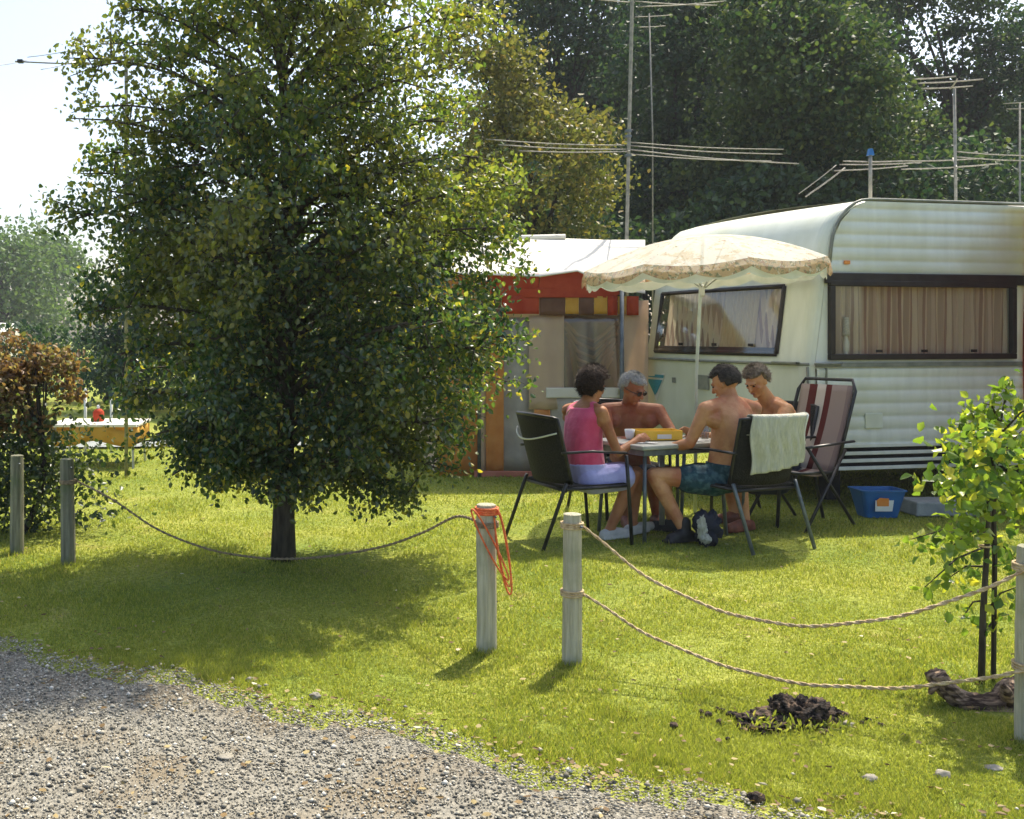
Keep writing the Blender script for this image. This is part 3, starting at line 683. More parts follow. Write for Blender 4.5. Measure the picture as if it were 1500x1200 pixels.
# left post -> low point before the trunk -> post with orange loops
ctrl = [a, P(165, 732, 6.2), P(230, 775, 6.15), P(300, 803, 6.1), P(360, 815, 6.02), mid, P(480, 815, 5.7), P(560, 801, 5.35), P(620, 780, 5.0), P(668, 757, 4.78), b]
for i in range(len(ctrl) - 1):
    p0, p1_, p2_, p3_ = ctrl[max(i - 1, 0)], ctrl[i], ctrl[i + 1], ctrl[min(i + 2, len(ctrl) - 1)]
    for k in range(8):
        t = k / 8; pts.append(.5 * ((2 * p1_) + (p2_ - p0) * t + (2 * p0 - 5 * p1_ + 4 * p2_ - p3_) * t * t + (3 * p1_ - p0 - 3 * p2_ + p3_) * t ** 3))
pts.append(b)
rope('old brown rope sagging past the foot of the leafy tree', pts, .007, 'oldrope', [(p2 + V((0, 0, .50)), .05), (p3 + V((0, 0, h3 - .09)), .05)])
rope('upper of the two tan ropes sagging from the pale post to the right edge', rope_pts(p4 + V((.04, -.02, h4 - .05)), p5 + V((-.03, -.03, h5 - .07)), .30, mid=.56), .0072, 'rope', [(p4 + V((0, 0, h4 - .05)), .046), (p5 + V((0, 0, h5 - .07)), .05)])
rope('lower of the two tan ropes, nearly touching the grass in its middle', rope_pts(p4 + V((.04, -.02, .30)), p5 + V((-.03, -.03, .27)), .20, mid=.54), .0072, 'rope', [(p4 + V((0, 0, .30)), .046), (p5 + V((0, 0, .27)), .05)])
t = thing('orange_rope_loops', 'bright orange rope loops hung over the top of the pale post', 'rope', p3)
for (x0, x1, z0_, dy, w) in ((-.085, .02, .37, -.055, .0), (.05, .085, .34, -.05, .02), (.06, .10, .30, -.03, .045)):
    m = MB(); q = []
    for k in range(33):
        s = k / 32; ang = s * 2 * math.pi
        cx = (.05 + w) + (.03 if x0 > 0 else 0) * 1; top_ = h3 - .015
        zz = top_ - (top_ - z0_ + .05) * (.5 - .5 * math.cos(ang))
        xx = (-.072 if x0 < 0 else .035) * (1 - (.5 - .5 * math.cos(ang))) + (.085 + w * .3) * (.5 - .5 * math.cos(ang)) + .022 * math.sin(ang)
        q.append(V((xx, dy - .006 * math.sin(ang * 3), zz)))
    m.tube(q, .0042, 6); m.build('loop', 'redrope', t, smooth=True)
m = MB(); knot(m, (0, 0, h3 - .03), .05, .006); m.build('knot', 'redrope', t, smooth=True)

# ------------------------------------------------------------------ mound, driftwood, stones, slab
def lump(name, mat, parent, c, rad, seed, amp=.35, fr=2.2, n=36, m=20, world=True):
    mb = MB(); rings = []; lx = fr
    for i in range(m + 1):
        th = math.pi * (i + .05) / (m + .1); ring = []
        for k in range(n):
            u = V((math.sin(th) * math.cos(2 * math.pi * k / n), math.sin(th) * math.sin(2 * math.pi * k / n), -math.cos(th)))
            s = 1 + amp * noise.noise(u * fr + V((seed, 0, 0))) + amp * .6 * noise.noise(u * fr * 3 + V((seed, 5, 0)))+ amp * .35 * noise.noise(u * fr * 8 + V((seed, 9, 0)))
            ring.append(V((u.x * rad[0], u.y * rad[1], u.z * rad[2])) * s + V(c))
        rings.append(ring)
    return mb.loft(rings).build(name, mat, parent, world=world, smooth=True)
mc = G(1165, 1062)
t = thing('soil_mound', 'small heap of freshly dug dark soil and turf on the lawn', 'soil heap', mc)
lump('heap', 'soil', t, mc + V((.03, .03, .0)), (.12, .09, .085), 2, .45, 1.8, 90, 50)
lump('clod', 'soil', t, mc + V((-.06, .0, .0)), (.14, .08, .035), 5, .5, 2, 80, 40)
lump('clod', 'soil', t, mc + V((.10, .08, .01)), (.10, .06, .045), 8, .5, 2)
rg = np.random.default_rng(4)
for k in range(90):
    a_ = rg.normal(size=2) * (.12, .07); s_ = rg.uniform(.004, .016)
    lump('crumb', 'soil', t, mc + V((a_[0] * 1.3 - .03, a_[1], s_ * .5)), (s_, s_, s_ * .8), k, .5, 2, 8, 6)
c = np.stack([mc.x + rg.normal(-.02, .10, 260), mc.y + rg.normal(-.05, .04, 260), rg.uniform(.0, .035, 260)], -1)
v, f = leaves(c, .028, rg, .3, -1.2); npmesh('turf_scraps', v - np.array(mc), f, 'grassb', t)['kind'] = 'stuff'
# driftwood
dw = G(1430, 1045)
t = thing('driftwood_log', 'curved piece of brown driftwood lying under the sapling', 'log', dw)
ctrl = [P(1370, 984, 3.85), P(1380, 1003, 3.84), P(1405, 1026, 3.83), P(1440, 1038, 3.82), P(1465, 1034, 3.82), P(1484, 1020, 3.84), P(1500, 1004, 3.88), P(1512, 996, 3.9)]
rings = []; nn = 40
ctrl0 = ctrl; rad0 = [.030, .034, .036, .042, .046, .052, .044, .030]; ctrl = []; rads = []
for i in range(57):
    t_ = i / 8; k0 = min(int(t_), 6); fr_ = t_ - k0; ctrl.append(ctrl0[k0].lerp(ctrl0[k0 + 1], fr_)); rads.append(rad0[k0] * (1 - fr_) + rad0[k0 + 1] * fr_)
ctrl = [ctrl[max(i - 3, 0)] * .25 + ctrl[i] * .5 + ctrl[min(i + 3, 56)] * .25 for i in range(57)]
for i, p in enumerate(ctrl):
    r_ = rads[i]
    d = (ctrl[min(i + 1, 56)] - ctrl[max(i - 1, 0)]).normalized(); x_ = d.cross(V((0, 1, 0))).normalized(); y_ = V((0, 1, 0))
    rings.append([p + x_ * r_ * math.cos(k * 2 * math.pi / nn) * (1 + .35 * noise.noise(V((i * .09, k * .45, 1))) + .18 * noise.noise(V((i * .2, k * 1.3, 2)))) + y_ * r_ * 1.3 * math.sin(k * 2 * math.pi / nn) * (1 + .35 * noise.noise(V((i * .09, k * .45, 1))) + .18 * noise.noise(V((i * .2, k * 1.3, 2)))) for k in range(nn)])
MB().loft(rings).build('log', 'wood', t, world=True, smooth=True)
MB().tube([P(1478, 1030, 3.80), P(1473, 1012, 3.76), P(1468, 1002, 3.74)], [.03, .02, .008], 8).build('branch_stub', 'wood', t, world=True, smooth=True)
MB().tube([P(1380, 1000, 3.86), P(1368, 1004, 3.83), P(1362, 1016, 3.82)], [.024, .018, .008], 8).build('branch_stub', 'wood', t, world=True, smooth=True)
for (px, py, s_, lab) in ((1240, 1066, .022, 'pale stone beside the soil heap'), (1381, 1142, .024, 'squarish pale stone low in the photo right of the soil heap'), (1275, 1145, .020, 'brown stone half sunk in the grass below the soil heap'),
                          (1456, 1130, .026, 'flat white stone near the right edge'), (1108, 1172, .022, 'dark clod at the edge of the gravel'), (368, 1000, .020, 'small pale stone at the lawn edge left of centre'), (330, 1112, .022, 'flat pale stone lying in the gravel'), (462, 1022, .018, 'little white stone where gravel meets grass')):
    g_ = G(px, py); t = thing('stone', lab, 'stone', g_, 0, 'loose stones')
    lump('rock', 'soil' if 'dark' in lab else 'stone', t, g_ + V((0, 0, s_ * .35)), (s_ * 1.2, s_ * .9, s_ * (.35 if 'flat' in lab else .75)), px, .4, 1.7, 16, 10)
sb = G(1392, 757)
t = thing('concrete_step', 'low grey concrete slab on the grass under the caravan side', 'step', sb)
MB().box((0, .14, .055), (.52, .28, .11), taper=.96).build('slab', 'step', t, bevel=.012)

# ------------------------------------------------------------------ sapling with stake
sg = G(1437, 1006)
t = thing('sapling', 'young sapling with bright yellow green leaves near the right edge', 'tree', sg)
Ds = sg.y
stem = [P(1437, 1006, Ds), P(1440, 900, Ds), P(1446, 800, Ds), P(1452, 700, Ds), P(1462, 640, Ds), P(1472, 585, Ds)]
stem = [V((p.x, p.y, max(p.z, 0) if i else -.03)) for i, p in enumerate(stem)]
MB().tube(stem, [.014, .012, .010, .008, .006, .003], 8).build('trunk', 'bark', t, world=True, smooth=True)
rg = np.random.default_rng(61); mb = MB(); cen = []
br = [(1447, 780, 1335, 790, .1), (1446, 800, 1355, 860, -.1), (1450, 740, 1360, 700, .12), (1452, 700, 1375, 650, -.1), (1455, 680, 1420, 600, .1), (1465, 620, 1440, 590, 0), (1472, 590, 1476, 566, .0),
      (1455, 690, 1510, 620, .1), (1450, 740, 1520, 700, -.15), (1450, 720, 1500, 760, .2), (1446, 830, 1385, 850, .15), (1442, 900, 1490, 860, -.1), (1440, 930, 1478, 900, .1), (1460, 650, 1395, 625, .15), (1462, 640, 1530, 590, -.1),
      (1448, 760, 1400, 720, -.2), (1452, 700, 1400, 690, .25), (1448, 780, 1395, 800, -.2), (1455, 680, 1480, 660, -.25), (1446, 800, 1490, 820, .2), (1458, 660, 1425, 640, -.3), (1452, 700, 1440, 720, -.35),(1441, 880, 1410, 905, .1)]
for (ax, ay, bx, by, dd) in br:
    A = P(ax, ay, Ds); Bp = P(bx, by, Ds + dd); md_ = (A + Bp) / 2 + V((0, 0, .03))
    mb.tube([A, md_, Bp], [.005, .0035, .0018], 5)
    nl = 16 + int((A - Bp).length * 190)
    if by > 840: nl = int(nl * .45)
    for k in range(nl):
        s = rg.uniform(.2, 1.05); p = A.lerp(md_, s * 2) if s < .5 else md_.lerp(Bp, s * 2 - 1); cen.append(np.array(p) + rg.normal(0, .034, 3))
mb.build('limbs', 'bark', t, world=True, smooth=True)
v, f = leaves(np.array(cen), .043, rg, .72, .9, .2); npmesh('crown', v - np.array(sg), f, 'leafs', t)
sk = G(1455, 1003)
t = thing('support_stake', 'thin dark stake tied beside the sapling', 'stake', sk)
MB().tube([sk + V((0, 0, -.03)), sk + V((.006, 0, .5)), sk + V((-.006, 0, .96))], .010, 7).build('stake', 'dark', t, world=True)
MB().tube([P(1442 + 8 * math.cos(a_), 800, Ds) + V((0, .018 * math.sin(a_), 0)) for a_ in np.linspace(0, 6.28, 14)], .004, 5).build('tie', 'rope', t, world=True)

# ------------------------------------------------------------------ caravan
Acor = V((3.77, 8.2, 0)); ang = R(12)
# local frame: x along the side (away from the nose), y across the width (away from camera), z up
car = thing('caravan', 'cream caravan with ribbed side and curved nose behind the seated group', 'caravan', Acor, ang)
W = 2.25; LEN = 4.7; HT = 2.49
prof = [(.40, .03), (.44, -.02), (.8, -.035), (1.14, -.045), (1.18, -.045), (1.5, .0), (1.85, .045), (2.0, .085)]
for k in range(1, 9):
    a_ = k / 8 * math.pi / 2; prof.append((2.0 + (HT - 2.0) * math.sin(a_), .085 + .42 * (1 - math.cos(a_))))
pz = [p[0] for p in prof]; pt_ = [p[1] for p in prof]
def tmin(z): return float(np.interp(z, pz, pt_))
SK = .09       # the nose is set very slightly askew
def front_pt(w, z):
    w0_ = w
    w_ = min(w, W - w); r_ = .09; x = tmin(z) - SK * w0_ - .09 * (1 - ((w - W / 2) / (W / 2)) ** 2)
    if w_ < r_: x += r_ * (1 - math.sqrt(max(0, 1 - ((r_ - w_) / r_) ** 2))) * .8
    return V((x, w, z))
# ribbed side, leaving the window opening free
SW = (.175, 1.88, 1.23, 1.80)      # t0, t1, z0, z1 of the side window opening
def rib(z): return .017 * (abs(math.sin(math.pi * z / .105)) ** .5) if z > 1.86 or z < 1.12 else 0
def side_rows(m, z0, z1, t0f, t1):
    zz = np.arange(z0, z1 + 1e-6, .0105 if not (SW[2] - .06 < (z0 + z1) / 2 < SW[3] + .06) else (z1 - z0) / 4)
    zz = list(zz); 
    if zz[-1] < z1 - 1e-6: zz.append(z1)
    base = len(m.v); nt_ = 24
    for z in zz:
        a0 = t0f(z)
        for k in range(nt_ + 1):
            x = a0 + (t1 - a0) * k / nt_; wav = .0015 * noise.noise(V((x * 3, z * 3, 2)))
            m.v.append(V((x, -rib(z) + wav, z)))
    for i in range(len(zz) - 1):
        for k in range(nt_):
            q = base + i * (nt_ + 1) + k; m.f.append((q, q + 1, q + nt_ + 2, q + nt_ + 1))
m = MB(); tf = lambda z: tmin(z) + .075
side_rows(m, .50, SW[2], tf, LEN); side_rows(m, SW[3], HT - .012, tf, LEN)
side_rows(m, SW[2], SW[3], tf, SW[0]); side_rows(m, SW[2], SW[3], lambda z: SW[1], LEN)
m.build('side_wall', 'creamrib', car, smooth=True)
m = MB(); m.box((LEN / 2 + .2, W, 1.45), (LEN - .4, .02, 1.9)); m.box((LEN, W / 2, 1.45), (.02, W, 1.95)); m.build('rear_wall', 'cream', car)
FW = (.30, 2.0, 1.24, 1.80)       # front window: w0,w1,z0,z1
m = MB()
def fpatch(w0, w1, z0, z1, nw, nz):
    m.grid(lambda a, b: front_pt(w0 + (w1 - w0) * a, z0 + (z1 - z0) * b), nw, nz)
wsamp = [0, .01, .02, .035, .055, .08, .12, FW[0]]
for i in range(len(wsamp) - 1):
    for (z0, z1, nz_) in ((.40, 1.14, 6), (1.14, FW[2], 2), (FW[2], FW[3], 6), (FW[3], HT, 14)): fpatch(wsamp[i], wsamp[i + 1], z0, z1, 1, nz_)
for (z0, z1, nz_) in ((.40, 1.14, 6), (1.14, FW[2], 2), (FW[3], HT, 14)): fpatch(FW[0], FW[1], z0, z1, 12, nz_)
for (z0, z1, nz_) in ((.40, 1.14, 6), (1.14, FW[2], 2), (FW[2], FW[3], 6), (FW[3], HT, 14)): fpatch(FW[1], W, z0, z1, 8, nz_)
m.build('front_wall', 'cream', car, smooth=True)
# roof, gently crowned, dipping in from the edge
m = MB()
m.grid(lambda a, b: V((tmin(HT) - SK * b * W - .09 * (1 - ((b * W - W / 2) / (W / 2)) ** 2) + (LEN - tmin(HT)) * a, b * W, HT + .03 * math.sin(math.pi * b))), 10, 10)
m.build('roof', 'roofw', car, smooth=True)
# edge trim that follows the profile
tr = [V((tmin(z) + .07, -.014, z)) for z in np.linspace(.42, 1.98, 14)] + [V((pt_[8 + k] + .07 * (1 - k / 8), -.014, pz[8 + k] + .004)) for k in range(8)]
tr2 = tr[13:] + [V((x, -.012, HT + .006)) for x in np.linspace(.6, LEN, 12)]
MB().tube(tr2, .013, 6).build('roof_trim', 'trim', car, smooth=True)
MB().tube([V((tmin(z) + .01, .01, z)) for z in np.linspace(.42, 1.14, 6)], .010, 6).build('corner_trim', 'trim', car, smooth=True)
m = MB(); m.bar((.02, -.02, 1.155), (LEN, -.02, 1.155), .02, .035); m.build('belt_trim', 'trim', car)
m = MB(); m.tube([front_pt(w, 1.16) + V((-.012, 0, 0)) for w in np.linspace(.01, W - .01, 30)], .013, 6); m.build('belt_trim', 'trim', car, smooth=True)
m = MB(); m.bar((.10, -.024, 1.852), (LEN, -.024, 1.852), .03, .085); m.build('window_rail', 'dark', car, bevel=.006)
# grab handles at the nose corner
MB().tube([(-.02, -.06, 1.165), (.03, -.07, 1.165), (.2, -.07, 1.165), (.24, -.03, 1.165)], .011, 6).build('grab_handle', 'trim', car, smooth=True)
MB().tube([front_pt(.06, 1.17) + V((-.02, 0, 0)), front_pt(.06, 1.17) + V((-.06, -.02, 0)), front_pt(.28, 1.17) + V((-.06, 0, 0)), front_pt(.30, 1.17) + V((-.02, 0, 0))], .010, 6).build('grab_handle', 'trim', car, smooth=True)
# side window
m = MB(); t0, t1, z0, z1 = SW; fr = .035; y_ = -.018
def sidewin(t0, t1, z0, z1, nm='window'):
    m = MB()
    for (a_, b_, c_, d_) in ((t0 - fr, t1 + fr, z0 - fr, z0 + .012), (t0 - fr, t1 + fr, z1 - .012, z1 + fr)): m.box(((a_ + b_) / 2, y_, (c_ + d_) / 2), (b_ - a_, .045, d_ - c_))
    for (a_, b_) in ((t0 - fr, t0 + .012), (t1 - .012, t1 + fr)): m.box(((a_ + b_) / 2, y_, (z0 + z1) / 2), (b_ - a_, .044, z1 - z0 - .024))
    w = m.build(nm, 'dark', car, bevel=.006)
    m = MB(); m.grid(lambda a, b: V((t0 + .01 + (t1 - t0 - .02) * a, -.012 + .002 * math.sin(a * 5), z0 + .01 + (z1 - z0 - .02) * b)), 10, 2); m.build('pane', 'glass', w, smooth=True)
    m = MB(); m.grid(lambda a, b: V((t0 + (t1 - t0) * a,   .035 + .014 * math.sin(a * 150 + 2 * math.sin(a * 17)) + .006 * math.sin(b * 4 + a * 60), z0 - .03 + (z1 - z0 + .05) * b)), 320, 6)
    m.build('curtain', 'curtain', w, smooth=True)
    for q in (.25, .5, .78): m = MB(); m.box((t0 + (t1 - t0) * q, -.022, z0 + .035), (.05, .014, .022)); m.build('catch', 'dark', w)
    return w
sw_ = sidewin(*SW)
sidewin(2.5, 4.0, SW[2], SW[3])
m = MB(); m.box((1.0, .10, 1.18), (1.9, .14, .02)); m.build('sill', 'plasticw', sw_)
for x_ in (.115, 2.22): m = MB(); m.bar((x_, -.016, .50), (x_, -.016, 1.13), .012, .02, (0, 1, 0)); m.build('seam_strip', 'trim', car)
m = MB(); m.box((.30, -.024, 1.98), (.05, .02, .03)); m.build('marker_light', 'orange', car, bevel=.004)
m = MB(); m.box((.55, -.022, .70), (.16, .012, .12)); m.build('hatch', 'cream', car, bevel=.004)
# things seen inside the window
lat = MB()
def lathe(mb, c, pr, n=16):
    mb.loft([[V(c) + V((r_ * math.cos(2 * math.pi * k / n), r_ * math.sin(2 * math.pi * k / n), z)) for k in range(n)] for r_, z in pr])
def wthing(name, label, cat, loc): return thing(name, label, cat, wm(car) @ V(loc), ang)
o = wthing('table_lamp', 'small white vase shaped lamp behind the left end of the side window', 'lamp', (.33, .026, 1.19))
m = MB(); lathe(m, (0, 0, 0), [(.026, 0), (.026, .02), (.012, .04), (.024, .09), (.026, .14), (.01, .20), (.008, .22)]); m.build('base', 'plasticw', o, smooth=True)
m = MB(); lathe(m, (0, 0, 0), [(.028, .20), (.027, .22), (.024, .33), (.020, .35)]); m.build('lamp_shade', 'lace', o, smooth=True)
# front window
m = MB(); w0, w1, z0, z1 = FW
def fbar(wa, za, wb, zb, th, n=12): m.tube([front_pt(wa + (wb - wa) * k / n, za + (zb - za) * k / n) + V((-.006, 0, 0)) for k in range(n + 1)], th, 6)
fbar(w0, z0, w1, z0, .026); fbar(w0, z1, w1, z1, .020); fbar(w0, z0, w0, z1, .020); fbar(w1, z0, w1, z1, .020)
m.grid(lambda a, b: front_pt(w0 + (w1 - w0) * a, z0 - .02 + .07 * b) + V((-.012, 0, 0)), 12, 1)
fw = m.build('window', 'dark', car, smooth=True)
m = MB(); m.grid(lambda a, b: front_pt(w0 + (w1 - w0) * a, z0 + (z1 - z0) * b) + V((-.004 - .03 * (1 - b) , 0, 0)), 10, 6); m.build('pane', 'glassf', fw, smooth=True)
m = MB(); m.grid(lambda a, b: front_pt(w0 + (w1 - w0) * a, z0 + (z1 - z0) * b) + V((.08 + .014 * math.sin(a * 120), 0, 0)), 260, 3); m.build('curtain', 'curtain', fw, smooth=True)
m = MB(); m.grid(lambda a, b: front_pt(.62 + .42 * a, z0 + (z1 - z0) * b) + V((.05 + .012 * math.sin(a * 60), 0, 0)), 80, 3); m.build('curtain', 'curtainl', fw, smooth=True)
for w_ in (.55, 1.0, 1.5): p_ = front_pt(w_, z0 + .07); m = MB(); m.box(p_ + V((-.04, 0, 0)), (.02, .05, .025)); m.build('catch', 'dark', fw)
m = MB(); m.tube([front_pt(w_, 1.90) + V((-.014, 0, 0)) for w_ in np.linspace(.04, W - .04, 24)], .016, 6); m.build('gutter', 'valance', car, smooth=True)
# pennant, badge and vent on the lower front
def front_card(name, mat, pts, off=.006):
    m = MB(); q = [front_pt(w_, z_) + V((-off, 0, 0)) for w_, z_ in pts]; q2 = [p + V((.003, 0, 0)) for p in q]; n_ = len(q)
    m.add(q + q2, [tuple(range(n_)), tuple(reversed(range(n_, 2 * n_)))] + [(i, (i + 1) % n_, (i + 1) % n_ + n_, i + n_) for i in range(n_)])
    return m
def wpx(px, z):  # width coordinate on the front whose point is seen at px
    return min(np.linspace(.0, W, 221), key=lambda w_: abs(500 + 1500 * (wm(car) @ front_pt(w_, z)).x / (wm(car) @ front_pt(w_, z)).y - px))
wa, wb, wc_ = wpx(949, .98), wpx(975, .98), wpx(962, .85)
pn = front_card('s', '', [(wa, 1.02), (wb, 1.02), (wc_, .74)]).build('pennant_sticker', 'white', car)
front_card('s', '', [(wa - .015, 1.005), (wb + .015, 1.005), (wb + .03, .975), (wa - .03, .975)], .010).build('print', 'tealp', pn)
front_card('s', '', [(wa - .05, .955), (wb + .05, .955), (wc_ - .02, .83), (wc_ + .02, .80)], .010).build('print', 'tealp', pn)
wv = wpx(988, .95); front_card('s', '', [(wv + .03, .99), (wv - .03, .99), (wv - .03, .94), (wv + .03, .94)], .01).build('badge', 'trim', car)
wv = wpx(1031, .95); front_card('s', '', [(wv + .08, 1.03), (wv - .08, 1.03), (wv - .08, .90), (wv + .08, .90)], .012).build('vent', 'trim', car)
# skirt slats, chassis, wheels, drawbar
m = MB()
for z_ in (.50, .44, .38, .32): m.box((LEN / 2 + .1, -.01, z_), (LEN - .2, .03, .028))
m.build('skirt_slats', 'creamrib', car, bevel=.004)
m = MB(); m.box((LEN / 2 + .1, W / 2 + .03, .42), (LEN - .35, W - .1, .22)); m.box((.5, .45, .20), (.12, .12, .40)); m.box((.5, W - .45, .20), (.12, .12, .40)); m.box((2.6, W / 2, .2), (.12, W - .5, .12)); m.build('underbody', 'under', car)
for y0 in (.02, W - .20):
    m = MB(); rr_ = .29
    pr = [(.19, 0), (.25, -.008), (rr_, .02), (rr_, .13), (.25, .165), (.19, .16)]
    m.loft([[V((2.6 + r_ * math.cos(2 * math.pi * k / 28), y0 + d_, rr_ + r_ * math.sin(2 * math.pi * k / 28))) for k in range(28)] for r_, d_ in pr])
    wh = m.build('wheel', 'black', car, smooth=True)
    m = MB(); m.loft([[V((2.6 + r_ * math.cos(2 * math.pi * k / 20), y0 + d_, rr_ + r_ * math.sin(2 * math.pi * k / 20))) for k in range(20)] for r_, d_ in [(.19, .01), (.17, .03), (.08, .01), (.03, .005)]]); m.build('rim', 'alu', wh, smooth=True)
m = MB(); m.bar((.1, W / 2 - .5, .42), (-.95, W / 2 - .03, .42), .06, .08); m.bar((.1, W / 2 + .5, .42), (-.95, W / 2 + .03, .42), .06, .08); m.tube([(-.95, W / 2, .42), (-1.2, W / 2, .44)], .04); m.tube([(-.7, W / 2, .5), (-.7, W / 2, .12)], .025)
m.build('drawbar', 'tubeg', car)
m = MB(); m.loft([[V((-.7 + r_ * math.cos(2 * math.pi * k / 18), W / 2 + d_, .09 + r_ * math.sin(2 * math.pi * k / 18))) for k in range(18)] for r_, d_ in [(.02, -.03), (.09, -.03), (.09, .03), (.02, .03)]]); m.build('jockey_wheel', 'black', car)
# roof vent box
m = MB(); m.box((1.9, W / 2, HT + .07), (.4, .4, .09), taper=.85); m.build('roof_vent', 'roofw', car, bevel=.01)

# red side awning standing off the caravan, its edge just in the frame
aw = thing('red_awning', 'dark red canvas awning at the right edge joined to the caravan side', 'awning', wm(car) @ V((1.97, -.02, 0)), ang)
m = MB(); m.grid(lambda a, b: V((.012 * math.sin(b * 9) , -.03 - 1.8 * a, .02 + (2.33 - .30 * a) * b)), 10, 8); m.build('side_panel', 'redpaint', aw, smooth=True, solid=.006)
m = MB(); m.grid(lambda a, b: V((-.16 + .16 * min(1, a * 6) + 2.3 * a, -.03 - 1.86 * b, 2.47 - .30 * b - .015 * math.sin(math.pi * b))), 14, 8); m.build('roof', 'tentroof', aw, smooth=True, solid=.008)
m = MB(); m.grid(lambda a, b: V((2.3 * a, -1.84, .02 + 2.03 * b)), 8, 6); m.build('front_panel', 'redpaint', aw, smooth=True, solid=.006)

# ------------------------------------------------------------------ big tent awning left of the caravan
at = thing('tent_awning', 'orange and brown awning tent with white roof left of the caravan', 'awning', (1.3, 10.1, 0))
DA = 10.1
def A(px, py, d=0): return P(px, py, DA + d)
def panel(name, mat, quad, fold=.0, n=10, parent=at, sol=.006, kk=8):
    a_, b_, c_, d_ = quad    # bl, br, tr, tl
    m = MB(); m.grid(lambda u, w: (a_.lerp(b_, u)).lerp(d_.lerp(c_, u), w) + V((0, fold * math.sin(u * kk + w * 1.5) * (1 - .4 * w), 0)), n * 3, n)
    return m.build(name, mat, parent, world=True, smooth=True, solid=sol)
def rect(px0, px1, py0, py1, d=0): return (A(px0, py1, d), A(px1, py1, d), A(px1, py0, d), A(px0, py0, d))
panel('wall_panel', 'tentorange', rect(640, 700, 400, 697), .02)
panel('wall_panel', 'tentorange', rect(712, 738, 462, 697, -.02), .01)
panel('curtain', 'greyv', rect(738, 782, 465, 690, .03), .015, kk=8)
panel('curtain', 'tentbeige', rect(775, 826, 462, 600, -.01), .012, kk=9)
panel('wall_panel', 'tentorange', rect(783, 806, 600, 697, -.015), .01)
panel('wall_panel', 'tentbeige', rect(700, 712, 462, 697, 0), .01)
wn = panel('window', 'vinyl', rect(824, 908, 462, 578, -.01), .02, kk=11)
panel('lining', 'greyv', rect(815, 912, 458, 700, .22), .03, kk=7)
# hanging drapes seen through the clear panel
m = MB()
for k in range(7):
    y0_, s_ = 470 + k * 9, 40 - k * 2
    m.tube([A(866 - s_, y0_, .1), A(845, y0_ + 20 + k * 3, .08), A(870, y0_ + 30 + k * 3, .06), A(868 + s_, y0_, .1)], .02, 6)
m.build('drape', 'tentbeige', wn, world=True, smooth=True)
panel('lower_panel', 'greyv', rect(806, 912, 583, 697, -.01), .02)
panel('sill_band', 'tentroof', rect(800, 912, 568, 583, -.03), .004)
panel('wall_panel', 'tentbeige', rect(908, 950, 440, 697, 0), .02)
panel('hem', 'pinkhem', rect(695, 912, 690, 704, -.05), .012)
# scalloped valance of coloured squares
cols_ = ['tentbrown', 'redc', 'tentbrown', 'tentyellow', 'tentbrown', 'tentyellow', 'redc', 'tentyellow', 'redc']
xs_ = [700, 735, 790, 828, 848, 870, 890, 905, 918, 936]
for i in range(9): panel('valance_square', cols_[i], rect(xs_[i] + .3, xs_[i + 1] - .3, 434, 462 - (i % 2) * 2, -.05), .008, 4)
panel('valance_band', 'redc', rect(700, 905, 422, 436, -.055), .008)
panel('upper_band', 'redc', rect(700, 790, 401, 423, -.05), .008)
m = MB(); pp_ = [A(788, 432, -.06), A(910, 432, -.06), A(905, 424, -.06), A(846, 398, -.06), A(792, 406, -.06)]
q2 = [p + V((0, .01, 0)) for p in pp_]; m.add(pp_ + q2, [(0, 1, 2, 3, 4), (9, 8, 7, 6, 5)] + [(i, (i + 1) % 5, (i + 1) % 5 + 5, i + 5) for i in range(5)])
m.build('gable_flap', 'redc', at, world=True)
# white roof sweeping back and up
m = MB()
fe = [A(640, 402, -.1), A(700, 402, -.1), A(790, 405, -.12), A(846, 397, -.12), A(905, 424, -.1), A(945, 430, -.05)]
ridge = [A(640, 354, 1.2), A(700, 351, 1.2), A(760, 348, 1.2), A(830, 350, 1.2), A(890, 352, 1.2), A(945, 352, 1.2)]
back = [p + V((0, 1.3, -.35)) for p in ridge]
rings = []
for s in np.linspace(0, 1, 8): rings.append([fe[i].lerp(ridge[i], s) + V((0, 0, -.03 * math.sin(math.pi * s))) for i in range(6)])
for s in np.linspace(.2, 1, 5): rings.append([ridge[i].lerp(back[i], s) for i in range(6)])
m.loft(rings, closed=False); m.build('roof', 'tentroof', at, world=True, smooth=True, solid=.008)
m = MB(); m.tube([A(700, 350, 1.18), A(828, 347, 1.18)], .03, 8); m.build('ridge_roll', 'tentroof', at, world=True, smooth=True)
m = MB(); m.tube([A(911, 700, -.1), A(911, 425, -.1)], .022, 8); m.build('pole', 'tubeg', at, world=True, smooth=True)
m = MB(); m.tube([A(702, 700, -.05), A(702, 402, -.05)], .018, 8); m.build('pole', 'tubeg', at, world=True, smooth=True)
m = MB(); b0 = [(A(640, 697, .0).x, DA + 2.5), (A(945, 697, 0).x, DA + 2.5)]
m.grid(lambda a, b: V((b0[0][0] + (b0[1][0] - b0[0][0]) * a, DA + 2.5, 2.0 * b)), 6, 4); m.grid(lambda a, b: V((b0[0][0], DA + 2.5 * a, 2.0 * b)), 6, 4)
m.build('back_wall', 'tentbeige', at, world=True, solid=.006)

